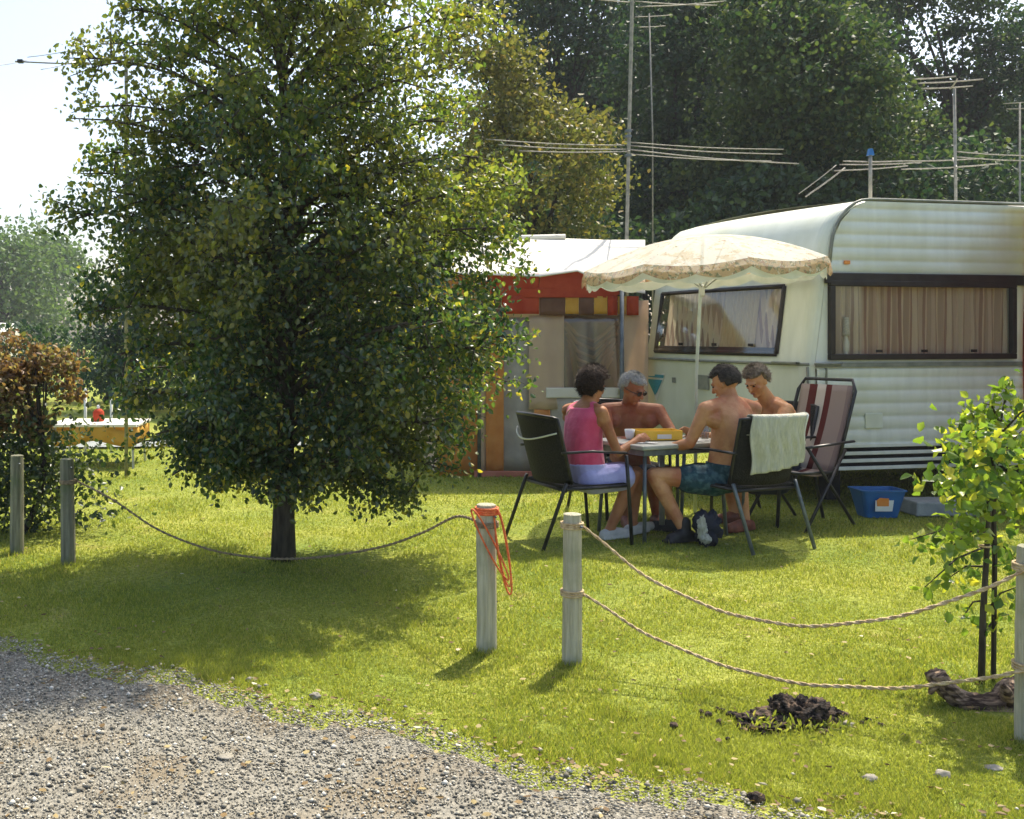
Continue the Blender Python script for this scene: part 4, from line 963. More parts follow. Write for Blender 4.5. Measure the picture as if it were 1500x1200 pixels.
# ------------------------------------------------------------------ aerials
def yagi(name, label, mast, r, parts, group=None, mr=.014):
    """mast: list of points; parts: (kind, list of (a, b, radius))"""
    t = thing(name, label, 'aerial', (mast[0].x, mast[0].y, 0), 0, group)
    MB().tube(mast, mr, 8).build('mast', 'alud', t, world=True, smooth=True)
    for kind, segs in parts:
        for a_, b_, r_ in segs:
            m = MB(); n_ = 8
            m.tube([a_.lerp(b_, k / n_) + V((0, 0, -.012 * math.sin(math.pi * k / n_) * (a_ - b_).length)) for k in range(n_ + 1)], r_ * .75, 6); m.build(kind, 'alud', t, world=True, smooth=True)
    return t
GA = 'television aerials'
D1 = 12.0
q = lambda x, y, d=0: P(x, y, D1 + d)
base_ = V((P(918, 490, D1).x, D1, 0))
t = yagi('tall_aerial_mast', 'tallest television aerial mast, carrying long rods above the awning', [base_, q(918, 350), q(921, 215), q(926, 0), q(930, -60)], .02,
     [('rod', [(q(712, 204, .3), q(915, 213, .3), .009), (q(915, 208, .3), q(1148, 219, .3), .009), (q(730, 212, 0), q(918, 219, 0), .009), (q(918, 213, 0), q(1146, 226, 0), .009),
               (q(760, 221, -.3), q(920, 222, -.3), .009), (q(920, 219, -.3), q(1170, 240, -.3), .010), (q(925, 226, -.5), q(1130, 236, -.5), .008)]),
      ('boom', [(q(920, 216, .5), q(922, 222, -.6), .014)]),
      ('rod', [(q(930, 2), q(1050, 8), .009), (q(935, 10, -.2), q(1060, 2, -.2), .009), (q(850, -4), q(930, 4), .009)])], GA, .022)
for yy in (192, 200, 228): m = MB(); m.box(q(920, yy), (.07, .05, .03)); m.build('clamp', 'tubeg', t, world=True)
q = lambda x, y, d=0: P(x, y, 13.5 + d)
yagi('thin_aerial_mast', 'thin aerial mast just right of the tallest one', [V((q(956, 490).x, 13.5, 0)), q(956, 200), q(951, 20)], .012, [('rod', [(q(930, 25), q(985, 22), .008), (q(935, 40), q(975, 38), .008)])], GA, .010)
D3 = 9.3
q = lambda x, y, d=0: P(x, y, D3 + d)
t = yagi('roof_aerial', 'white flat television aerial on a short mast above the caravan roof', [q(1275, 300), q(1275, 226)], .02,
     [('rod', [(q(1222, 250), q(1330, 243), .007), (q(1230, 241, .2), q(1350, 238, .2), .007), (q(1170, 284, .4), q(1225, 242, .4), .006), (q(1180, 288, .3), q(1238, 246, .3), .010)]),
      ('boom', [(q(1235, 236), q(1325, 236), .008)])], GA, .016)
m = MB(); m.box(q(1275, 223), (.05, .05, .06), taper=.6); m.build('cap', 'blue', t, world=True)
D4 = 10.6
q = lambda x, y, d=0: P(x, y, D4 + d)
yagi('right_aerial_mast', 'tall aerial mast above the right half of the caravan with a small top array', [V((q(1400, 490).x, D4, 0)), q(1400, 285), q(1398, 130)], .02,
     [('rod', [(q(1345, 122), q(1440, 116), .010), (q(1350, 130, .2), q(1425, 126, .2), .010), (q(1340, 116, -.2), q(1400, 112, -.2), .010), (q(1320, 248), q(1462, 240), .009), (q(1315, 236, .3), q(1440, 232, .3), .009), (q(1400, 222), q(1500, 228), .008), (q(1400, 230, .2), q(1540, 236, .2), .008), (q(1405, 244, -.2), q(1455, 240, -.2), .008)]),
      ('boom', [(q(1392, 130, .3), q(1402, 116, -.4), .012), (q(1396, 232, .4), q(1402, 246, -.3), .012)])], GA, .015)
q = lambda x, y, d=0: P(x, y, 14 + d)
yagi('edge_aerial_mast', 'thin aerial mast nearest the right edge of the photo', [V((q(1494, 490).x, 14, 0)), q(1494, 150)], .01, [('rod', [(q(1470, 152), q(1520, 148), .008), (q(1474, 160), q(1516, 158), .008)])], GA, .012)
D6 = 10
q = lambda x, y, d=0: P(x, y, D6 + d)
t = yagi('left_aerial', 'television aerial against the sky at the upper left behind the leafy tree', [V((q(185, 490).x, D6, 0)), q(185, 96), q(184, 80)], .02,
     [('boom', [(q(22, 90), q(190, 93), .010)]), ('rod', [(q(-10, 97, -.3), q(40, 88, .2), .005), (q(40, 84, .3), q(105, 74, .5), .005), (q(105, 74, .5), q(130, 84, .4), .005), (q(60, 102, -.4), q(112, 90, 0), .005), (q(110, 92, 0), q(150, 106, -.4), .005)])], GA, .018)
for x_ in (30, 114, 150): m = MB(); m.box(q(x_, 90), (.05, .05, .03)); m.build('clamp', 'tubeb', t, world=True)

# ------------------------------------------------------------------ parasol
DP = 7.97; pc = V(((1030 - 500) * DP / 1500, DP, 0))
par = thing('parasol', 'floral cream parasol with scalloped edge over the table', 'parasol', V((P(1018, 490, DP).x, DP, 0)))
m = MB(); NR = 8; RR = .925; apex = P(1028, 345, DP)
zr = P(0, 390, DP).z
def canopy(u, a_, drop=0):
    seg = (a_ / (2 * math.pi) * NR) % 1; sag = math.cos((seg - .5) * math.pi)          # 1 in the middle of a gore
    r = RR * u * (1 - .035 * sag * u)
    z = apex.z - (apex.z - zr) * (u ** 1.9) - .035 * sag * u * u * 1.0
    x = r * math.cos(a_); y = r * math.sin(a_)
    return V((pc.x + x, pc.y + y, z - .045 * x * -1 * .0 + .045 * x)) - V((0, 0, drop))
nu, na = 16, 96
m.grid(lambda i, j: canopy(.02 + .98 * i, 2 * math.pi * j), nu, na)
m.build('canopy', 'floral', par, world=True, smooth=True)
m = MB()
def hem(i, j):
    a_ = 2 * math.pi * j; sc = abs(math.sin(a_ * NR * 1.0)) ; flare = 1 + .02 * i
    p = canopy(1, a_); return V((pc.x + (p.x - pc.x) * flare, pc.y + (p.y - pc.y) * flare, p.z - i * (.062 + .04 * sc)))
m.grid(hem, 3, 192); m.build('fringe', 'fringe', par, world=True, smooth=True)
m = MB()
def inner(i, j):
    a_ = 2 * math.pi * j; p = canopy(1, a_); k = .975
    return V((pc.x + (p.x - pc.x) * k, pc.y + (p.y - pc.y) * k, p.z - .045 - i * (.060 + .02 * abs(math.sin(a_ * NR * 1.5)))))
m.grid(inner, 3, 192); m.build('valance', 'valance', par, world=True, smooth=True)
top_ = V((P(1022, 360, DP).x, DP, apex.z + .0)); foot = V((P(1018, 490, DP).x, DP, 0))
MB().tube([foot + V((0, 0, -.05)), foot.lerp(top_, .5), V((pc.x, pc.y, apex.z - .01))], .013, 10).build('pole', 'valance', par, world=True, smooth=True)
for k in range(8):
    a_ = 2 * math.pi * k / 8; q_ = [canopy(u, a_, .012) for u in (.05, .3, .55, .8, .99)]
    MB().tube(q_, .004, 5).build('rib', 'alu', par, world=True, smooth=True)
    MB().tube([V((pc.x, pc.y, apex.z - .42)), canopy(.5, a_, .02)], .004, 5).build('stretcher', 'alu', par, world=True, smooth=True)
MB().cap((pc.x - .01, pc.y, apex.z - .46), .022, (pc.x - .01, pc.y, apex.z - .40), .022).build('slider', 'plasticw', par, world=True, smooth=True)

# ------------------------------------------------------------------ chairs
def make_chair(label, loc, rz, legm='tubeb', cord=False):
    """stacking garden chair, forward = local +Y, seat at .40 m"""
    t = thing('garden_chair', label, 'chair', loc, rz, 'garden chairs round the table')
    w, d, sh = .25, .23, .40
    m = MB(); m.grid(lambda a, b: V((-w + 2 * w * a, -d + 2 * d * b, sh - .018 * math.sin(math.pi * a) * math.sin(math.pi * b))), 10, 10); m.build('seat', 'wicker', t, smooth=True, solid=.02)
    m = MB()
    def bk(a, b):
        x = (2 * a - 1) * (w + .02 * b); cz = sh + .02 + .43 * b + .02 * math.cos((2 * a - 1) * 1.4) * b
        return V((x, -d - .01 - .12 * b + .09 * (abs(2 * a - 1) ** 2) - .03, cz))
    m.grid(bk, 14, 10); m.build('backrest', 'wicker', t, smooth=True, solid=.018)
    m = MB(); m.tube([bk(0, b) for b in np.linspace(0, 1, 6)] + [bk(a, 1) for a in np.linspace(.06, .94, 12)] + [bk(1, b) for b in np.linspace(1, 0, 6)], .012, 8); m.build('back_frame', 'tubeb', t, smooth=True)
    for s in (-1, 1):
        m = MB(); m.tube([(s * (w + .02), d + .03, 0), (s * (w + .025), d, sh), (s * (w + .03), d - .02, .60)], .0125, 8); m.build('front_leg', legm, t, smooth=True)
        m = MB(); m.tube([(s * (w + .01), -d - .17, 0), (s * (w + .015), -d - .02, sh - .02), (s * (w + .015), -d - .0, sh + .03)], .0125, 8); m.build('rear_leg', legm, t, smooth=True)
        m = MB(); m.tube([(s * (w + .03), -d - .04, .63), (s * (w + .035), -.05, .635), (s * (w + .03), d - .02, .615)], .017, 8, flat=.55); m.build('armrest', 'tubeb', t, smooth=True)
    m = MB(); m.tube([(-w - .01, d, sh), (w + .01, d, sh)], .011, 8); m.tube([(-w - .01, -d, sh - .02), (w + .01, -d, sh - .02)], .011, 8)
    for s in (-1, 1): m.tube([(s * (w + .012), -d, sh - .01), (s * (w + .015), d, sh - .005)], .011, 8)
    m.build('seat_frame', 'tubeb', t, smooth=True)
    if cord:
        m = MB(); q_ = []
        for k in range(17):
            a_ = k / 16; p_ = bk(a_, .78); q_.append(p_ + V((0, -.03, -.07 * math.sin(math.pi * a_))))
        m.tube(q_, .006, 6); m.build('cord', 'plasticw', t, smooth=True)
    return t
def face(fx, fy): return math.atan2(fy, fx) - math.pi / 2
cF = [(V((1.60, 6.98, 0)), (.95, .31)), (V((2.70, 6.96, 0)), (-.38, .92)), (V((2.18, 7.95, 0)), (.25, -.97)), (V((3.20, 7.78, 0)), (-.8, -.6))]
make_chair('dark garden chair under the woman in pink, pale cord across its back', cF[0][0], face(*cF[0][1]), cord=True)
make_chair('dark garden chair with grey legs and a pale towel on its back', cF[1][0], face(*cF[1][1]), 'tubeg')
make_chair('dark garden chair of the grey haired man wearing sunglasses', cF[2][0], face(*cF[2][1]))
ch4 = make_chair('dark garden chair of the man at the back right of the table', cF[3][0], face(*cF[3][1]))
# towel over the back of chair 2
cm = Matrix.Translation(cF[1][0]) @ Matrix.Rotation(face(*cF[1][1]), 4, 'Z')
tw = MB(); w = .25
def towel(a, b):
    # b 0..1 from the front hem over the top to the outer hem
    x = -.225 + .485 * a; L = .56; s = b * L; front = .12; yb = -.23 - .01 - .12 - .03 + .09 * (min(abs(x / .27), 1) ** 2)
    zt = .87
    if s < front: y = yb + .028; z = zt - (front - s)
    elif s < front + .06: q_ = (s - front) / .06 * math.pi; y = yb + .0 + .03 * math.cos(q_); z = zt + .014 * math.sin(q_)
    else: dz = s - front - .06; y = yb - .03 + dz * .10; z = zt - dz * (.80 + .18 * (1 - a))
    fold = .010 * math.sin(a * 34 + 1.5 * math.sin(b * 5)) * min(1, b * 1.4)
    return cm @ V((x + .01 * math.sin(b * 9), y + fold - .004, z))
tw.grid(towel, 60, 36)
t = thing('towel', 'pale greenish towel draped over the back of the right hand chair', 'towel', cm @ V((0, -.35, .4)))
tw.build('cloth', 'towel', t, world=True, smooth=True, solid=.008)
MB().tube([towel(.97, b) + V((.004, -.006, 0)) for b in np.linspace(.2, .75, 10)], .006, 5).build('hem', 'white', t, world=True, smooth=True)
# reclining sling chair with stripes
rc = thing('reclining_chair', 'striped folding recliner with dark frame in front of the caravan side', 'chair', V((3.46, 7.62, 0)), R(-58))
# local: x across, +y is behind the sitter ... back leans towards +x/+y
def RQ(x, y, z): return V((x, y, z))
m = MB(); B0, B1 = V((0, 0, .40)), V((0, .26, 1.02)); wx = .21
m.grid(lambda a, b: V(((2 * a - 1) * wx, 0, 0)) + B0.lerp(B1, b) + V((0, .03 * math.sin(math.pi * b), 0)), 16, 12); m.build('back_sling', 'sling', rc, smooth=True, solid=.01)
m = MB(); m.grid(lambda a, b: V(((2 * a - 1) * wx, -.42 * b, .40 - .03 * math.sin(math.pi * b) + .03 * b)), 12, 10); m.build('seat_sling', 'sling', rc, smooth=True, solid=.01)
m = MB(); L_ = []
for s in (-1,): L_ += [V((-wx - .02, 0, .38)), V((-wx - .02, .25, .98)), V((-wx + .02, .28, 1.06)), V((wx - .02, .28, 1.06)), V((wx + .02, .25, .98)), V((wx + .02, 0, .38))]
m.tube(L_, .013, 8); m.build('back_frame', 'tubeb', rc, smooth=True)
m = MB(); m.tube([(-wx - .02, 0, .40), (-wx - .02, -.43, .42), (wx + .02, -.43, .42), (wx + .02, 0, .40)], .012, 8); m.build('seat_frame', 'tubeb', rc, smooth=True)
for s in (-1, 1):
    m = MB(); m.tube([(s * (wx + .03), -.35, .60), (s * (wx + .03), .22, 0)], .0115, 8); m.build('rear_leg', 'tubeb', rc, smooth=True)
    m = MB(); m.tube([(s * (wx + .035), .10, .56), (s * (wx + .035), -.38, 0)], .0115, 8); m.build('front_leg', 'tubeb', rc, smooth=True)
    m = MB(); m.tube([(s * (wx + .04), -.38, .60), (s * (wx + .06), .16, .62)], .017, 8, flat=.6); m.build('armrest', 'tubeb', rc, smooth=True)

# ------------------------------------------------------------------ table with things on it
TC = V((2.26, 7.22, 0)); tr_ = R(24); TZ = .66
tb_ = thing('garden_table', 'white topped garden table between the four seated people', 'table', TC, tr_)
m = MB(); m.box((0, 0, TZ - .018), (.82, .56, .030)); m.build('tabletop', 'tabletopm', tb_, bevel=.008)
m = MB(); m.box((0, 0, TZ - .055), (.76, .52, .04)); m.build('apron', 'tubeg', tb_, bevel=.004)
for sx in (-1, 1):
    for sy in (-1, 1):
        m = MB(); m.tube([(sx * .33, sy * .21, TZ - .05), (sx * .36, sy * .24, 0)], .013, 8); m.build('leg', 'tubeg', tb_, smooth=True)
m = MB(); m.tube([(0, 0, TZ - .06), (0, 0, .06)], .02, 10); m.build('pedestal', 'alu', tb_, smooth=True)
tm = Matrix.Translation(TC) @ Matrix.Rotation(tr_, 4, 'Z')
def on(name, label, cat, x, y, rz=0, z=TZ): return thing(name, label, cat, tm @ V((x, y, z)), tr_ + rz)
o = on('yellow_box', 'bright yellow open cardboard box standing on the table', 'box', -.03, .02, R(-20))
m = MB(); wx_, wy_, hz = .30, .18, .065
for (cx, cy, sx, sy) in ((0, -wy_ / 2, wx_, .006), (0, wy_ / 2, wx_, .006), (-wx_ / 2, 0, .006, wy_ - .007), (wx_ / 2, 0, .006, wy_ - .007)): m.box((cx, cy, hz / 2 + .003), (sx, sy, hz))
m.box((0, 0, .004), (wx_, wy_, .006)); m.build('tray', 'cloth_y', o, bevel=.001)
m = MB(); m.box((.02, -.094, .028), (.10, .004, .03)); m.build('printed_patch', 'white', o)
o = on('drinks_glass', 'small clear glass on the table right of the yellow box', 'glass', .30, -.10)
m = MB(); lathe(m, (0, 0, 0), [(.024, 0), (.025, .004), (.030, .09), (.027, .088), (.022, .006)]); m.build('tumbler', 'vinyl', o, smooth=True)
o = on('white_cup', 'white cup on the table between the pink top woman and the box', 'cup', -.20, .10)
m = MB(); lathe(m, (0, 0, 0), [(.022, 0), (.030, .02), (.036, .07), (.033, .068), (.02, .01)]); m.build('bowl', 'white', o, smooth=True)
m = MB(); m.tube([(.034, 0, .055), (.055, 0, .05), (.055, 0, .025), (.03, 0, .018)], .004, 6); m.build('handle', 'white', o, smooth=True)
rg = random.Random(5)
for k in range(5):
    x, y = [(-.30, -.12), (-.24, -.16), (.14, -.20), (.22, -.16), (.05, .20)][k]
    o = on('playing_card', ['pale card lying nearest the woman in pink', 'pale card beside the first near the table edge', 'pale card lying in front of the yellow box', 'pale card by the glass', 'pale card behind the yellow box'][k], 'card', x, y, rg.uniform(-1, 1), TZ + .001)
    m = MB(); m.box((0, 0, .0015), (.058, .088, .0012)); m.build('sheet', 'white', o)
# blue tub and bag
bt = G(1297, 760)
o = thing('blue_tub', 'blue plastic tub with an orange and white label beside the caravan skirt', 'tub', bt)
m = MB()
def rr4(w_, d_, z_, r_=.03):
    out = []
    for (sx, sy, a0) in ((1, 1, 0), (-1, 1, 90), (-1, -1, 180), (1, -1, 270)):
        for k in range(4): a_ = R(a0 + k * 30); out.append(V((sx * (w_ - r_) + r_ * math.cos(a_), .12 + sy * (d_ - r_) + r_ * math.sin(a_), z_)))
    return out
m.loft([rr4(.125, .08, 0), rr4(.168, .115, .20), rr4(.178, .124, .202), rr4(.178, .124, .212), rr4(.160, .107, .212), rr4(.118, .074, .01)]); m.build('tub', 'blue', o, bevel=0)
m = MB(); m.add([(-.075, .005, .055), (.055, .005, .055), (.06, -.008, .14), (-.08, -.008, .14)], [(0, 1, 2, 3)]); m.build('label', 'white', o, solid=.003)
m = MB(); m.add([(-.065, -.002, .095), (.025, -.002, .095), (.02, -.013, .155), (-.05, -.015, .16), (-.072, -.012, .14)], [(0, 1, 2, 3, 4)]); m.build('print', 'orange', o, solid=.003)
bg_ = G(1040, 800)
o = thing('black_bag', 'crumpled black bag with pale patches under the bare backed man', 'bag', bg_)
lump('sack', 'navy', o, bg_ + V((0, .05, .11)), (.085, .075, .12), 31, .45, 2.3)
lump('patch', 'towel', o, bg_ + V((-.05, .0, .11)), (.032, .03, .075), 33, .5, 2.3)
lump('patch', 'towel', o, bg_ + V((-.03, -.02, .05)), (.03, .022, .03), 34, .5, 2.3)
# low table with yellow sides, far left
lt = G(150, 690); lt = V((P(147, 600, 11.0).x, 11.0, 0))
o = thing('yellow_sided_table', 'low white topped table with yellow cloth sides seen behind the copper bush', 'table', lt)
zt = P(0, 618, 11).z
m = MB(); m.box((0, 0, zt - .01), (.95, .75, .03)); m.build('tabletop', 'tentroof', o, bevel=.008)
m = MB()
for s in (-1, 1): m.grid(lambda a, b: V((-.46 + .92 * a, s * (.36 + .015 * math.sin(a * 22)), zt - .03 - .17 * b - .03 * math.sin(a * 9))), 30, 3)
for s in (-1, 1): m.grid(lambda a, b: V((s * (.46 + .012 * math.sin(a * 18)), -.36 + .72 * a, zt - .03 - .17 * b)), 20, 3)
m.build('tablecloth', 'tentyellow', o, smooth=True, solid=.004)
for sx in (-1, 1):
    for sy in (-1, 1): m = MB(); m.tube([(sx * .4, sy * .3, zt - .03), (sx * .42, sy * .32, 0)], .015, 6); m.build('leg', 'alu', o)
o = thing('red_canister', 'small red canister standing on the yellow sided table', 'canister', lt + V((-.02, 0, zt + .005)))
m = MB(); lathe(m, (0, 0, 0), [(.055, 0), (.06, .01), (.06, .10), (.035, .13), (.02, .135)]); m.build('body', 'redc', o, smooth=True)
m = MB(); lathe(m, (0, 0, .13), [(.018, 0), (.018, .04), (.012, .045)]); m.build('cap', 'white', o, smooth=True)
o = thing('white_pole', 'thin white pole behind the yellow sided table', 'pole', V((P(125, 600, 12).x, 12, 0)))
m = MB(); m.tube([(0, 0, 0), (0, 0, P(0, 572, 12).z)], .018, 8); m.build('shaft', 'plasticw', o, smooth=True)
m = MB(); m.cap((0, 0, P(0, 572, 12).z), .02, (0, 0, P(0, 570, 12).z), .012); m.build('cap', 'white', o, smooth=True)
o = thing('white_pole', 'second white pole right of the red canister', 'pole', V((P(163, 600, 12.3).x, 12.3, 0)))
m = MB(); m.tube([(0, 0, 0), (0, 0, P(0, 580, 12.3).z)], .016, 8); m.build('shaft', 'plasticw', o, smooth=True)
# far pale caravan hinted at the left edge
o = thing('far_caravan', 'sliver of a far white caravan roof behind the copper bush', 'caravan', V((P(-30, 490, 22).x, 22, 0)))
m = MB(); rgz = []
for xx, k in ((-1.9, .9), (-1.75, 1.0), (.0, 1.02), (.55, 1.0), (.68, .88)):
    rgz.append([V((xx, -1, .4)), V((xx, 1, .4)), V((xx, 1, 1.35 * k)), V((xx, .6, 1.52 * k + .12)), V((xx, -.6, 1.52 * k + .12)), V((xx, -1, 1.35 * k))])
m.loft(rgz); m.build('body', 'roofw', o)
m = MB(); m.box((-.6, -1.01, 1.15), (1.0, .02, .35)); m.build('window', 'dark', o)
m = MB()
m.tube([(-.6, -.9, .25), (-.6, .9, .25)], .25, 16); m.build('wheel', 'black', o)
m = MB()
pth = V((-6, 14.5, 0))
m.grid(lambda a, b: V((-12 + 12.2 * a, 12.6 + .7 * b + .15 * math.sin(a * 8), .022)), 30, 2)
tag(m.build('path', 'step', None, smooth=True), kind='structure')

# ------------------------------------------------------------------ people
def frame(f, up=V((0, 0, 1))):
    f = V(f).normalized(); r = f.cross(up).normalized(); u = r.cross(f).normalized(); return f, r, u
def hand(mb, wrist, d, pn, side, curl=.5, k=.95):
    """palm and five bent fingers; d = finger direction, pn = palm normal, side = +1 if the thumb lies towards d x pn"""
    d = V(d).normalized(); pn = (V(pn) - d * V(pn).dot(d)).normalized(); s = d.cross(pn) * side
    pc_ = V(wrist) + d * .045 * k
    mb.ell(pc_, (.052 * k, .040 * k, .016 * k), (d, s, pn), 12, 8)
    mb.cap(V(wrist) - d * .02, .024 * k, V(wrist) + d * .03 * k, .026 * k)
    for i, (off, ln) in enumerate(((.028, .070), (.010, .078), (-.009, .072), (-.027, .058))):
        p = V(wrist) + d * .082 * k + s * off * k; a_ = curl * .5; L = ln * k; r_ = .0092 * k
        for j in range(3):
            dd = d * math.cos(a_) + pn * math.sin(a_) + s * off * 1.5 * (1 - curl); seg = L * (.45, .32, .25)[j]; q = p + dd * seg
            mb.cap(p, r_, q, r_ * .9, 8); p = q; a_ += curl * .8; r_ *= .9
    p = V(wrist) + d * .025 * k + s * .03 * k; a_ = .2
    for j in range(3):
        dd = (d * .75 + s * (.75 - .25 * j) + pn * (.3 + .3 * curl)).normalized(); q = p + dd * (.032, .028, .022)[j] * k
        mb.cap(p, (.013, .011, .0095)[j] * k, q, (.011, .0095, .008)[j] * k, 8); p = q
def head(mb, c, f, up, k=.95):
    f, r, u = frame(f, up); c = V(c)
    mb.ell(c - f * .012 * k + u * .022 * k, (.072 * k, .090 * k, .086 * k), (r, f, u), 18, 14)       # skull
    mb.ell(c + f * .022 * k - u * .030 * k, (.060 * k, .066 * k, .082 * k), (r, f, u), 16, 12)        # face
    mb.ell(c + f * .062 * k - u * .092 * k, (.026 * k, .024 * k, .020 * k), (r, f, u))               # chin
    mb.cap(c + f * .082 * k + u * .012 * k, .010 * k, c + f * .104 * k - u * .026 * k, .014 * k)     # nose
    mb.ell(c + f * .078 * k + u * .022 * k, (.048 * k, .014 * k, .011 * k), (r, f, u))               # brow
    mb.ell(c + f * .082 * k - u * .058 * k, (.024 * k, .012 * k, .010 * k), (r, f, u))               # mouth
    for s in (-1, 1):
        mb.ell(c + r * s * .070 * k - f * .006 * k - u * .008 * k, (.010 * k, .018 * k, .030 * k), (r, (f * .95 - r * s * .3).normalized(), u))
        mb.ell(c + r * s * .042 * k + f * .055 * k - u * .022 * k, (.018 * k, .020 * k, .016 * k), (r, f, u))
def hair(parent, c, f, up, mat, seed, k=.95, thick=.013, line=.30, low=-.55, ns=2600, L=.022):
    f, r, u = frame(f, up); c = V(c) - f * .012 * k + u * .022 * k; inv = wm(parent).inverted(); rg = random.Random(seed)
    n_, m_ = 48, 32; vs = []; keep = set(); fs = []
    for i in range(m_ + 1):
        th = math.pi * i / m_
        for j in range(n_):
            x, y, z = math.sin(th) * math.cos(2 * math.pi * j / n_), math.sin(th) * math.sin(2 * math.pi * j / n_), math.cos(th)
            d_ = .5 + .5 * noise.noise(V((x, y, z)) * 5 + V((seed, 0, 0))) + .35 * noise.noise(V((x, y, z)) * 14)
            t_ = thick * k * (1 + .6 * d_)
            ok = (y < line - .10 * abs(x) or z > .50 - .15 * abs(x) + .25 * max(0, .6 - y)) and z > low + (.35 if y > -.2 else 0)
            if not ok: t_ = -.010
            vs.append(inv @ (c + r * x * (.072 * k + t_) + f * y * (.090 * k + t_) + u * z * (.086 * k + t_ * 1.1)))
            if ok: keep.add(i * n_ + j)
    for i in range(m_):
        for j in range(n_):
            q = (i * n_ + j, i * n_ + (j + 1) % n_, (i + 1) * n_ + (j + 1) % n_, (i + 1) * n_ + j)
            if sum(x in keep for x in q) >= 1: fs.append(q)
    kl = list(keep)
    for s in range(ns):
        b = vs[rg.choice(kl)]; cc = inv @ c; d_ = (b - cc).normalized(); d_ = (d_ + V((rg.uniform(-1, 1), rg.uniform(-1, 1), rg.uniform(-1.0, .6))) * .75).normalized()
        o_ = d_.orthogonal().normalized() * .0016; b = b + V((rg.uniform(-1, 1), rg.uniform(-1, 1), rg.uniform(-1, 1))) * .004 - d_ * .004
        i0 = len(vs); vs += [b - o_, b + o_, b + d_ * L * rg.uniform(.4, 1)]; fs.append((i0, i0 + 1, i0 + 2))
    me = bpy.data.meshes.new('hair'); me.from_pydata([tuple(v_) for v_ in vs], [], fs); me.update(); return link('hair', me, mat, parent, True)
def ering(c, side, fwd, a_, b_, n=20, sq=2.4):
    out = []
    for k in range(n):
        t = 2 * math.pi * k / n; ct, st = math.cos(t), math.sin(t)
        out.append(V(c) + side * a_ * math.copysign(abs(ct) ** (2 / sq), ct) + fwd * b_ * math.copysign(abs(st) ** (2 / sq), st))
    return out
def torso_rings(pel, nb, sideP, sideS, fwdlean, scale, extra, tA=0, tB=1, n=14, bulge=0):
    """rings from pelvis to neck base along a curved spine"""
    rings = []
    for i in range(n):
        t = tA + (tB - tA) * i / (n - 1)
        c = pel.lerp(nb, t) + fwdlean * (math.sin(math.pi * t) * -.035)
        sd = sideP.lerp(sideS, t).normalized(); ax = (nb - pel).normalized(); fw = ax.cross(sd).normalized() * 1
        hw = np.interp(t, [-.1, 0, .15, .35, .6, .8, .9, 1.0], [.150, .168, .160, .142, .160, .172, .135, .06]) * scale + extra
        hd = np.interp(t, [-.1, 0, .15, .35, .6, .8, .9, 1.0], [.105, .118, .118 + bulge * .5, .112 + bulge, .118 + bulge * .3, .105, .085, .055]) * scale + extra
        rings.append(ering(c, sd, fw, hw, hd))
    return rings
def back_detail(mb, pel, nb, sideP, sideS, fw, k):
    ax = (nb - pel).normalized(); sd = sideS; bk = (ax.cross(sd).normalized()); bk = -bk if bk.dot(fw) > 0 else bk
    for s in (-1, 1):
        c = pel.lerp(nb, .74) + sd * s * .085 * k + bk * .082 * k; mb.ell(c, (.055 * k, .028 * k, .085 * k), (( sd * .95 + ax * .2 * s).normalized(), bk, (ax - sd * .2 * s).normalized()))
        for t in (.25, .4, .55): mb.ell(pel.lerp(nb, t) + sd * s * .032 * k + bk * .096 * k, (.024 * k, .020 * k, .075 * k), (sd, bk, ax))
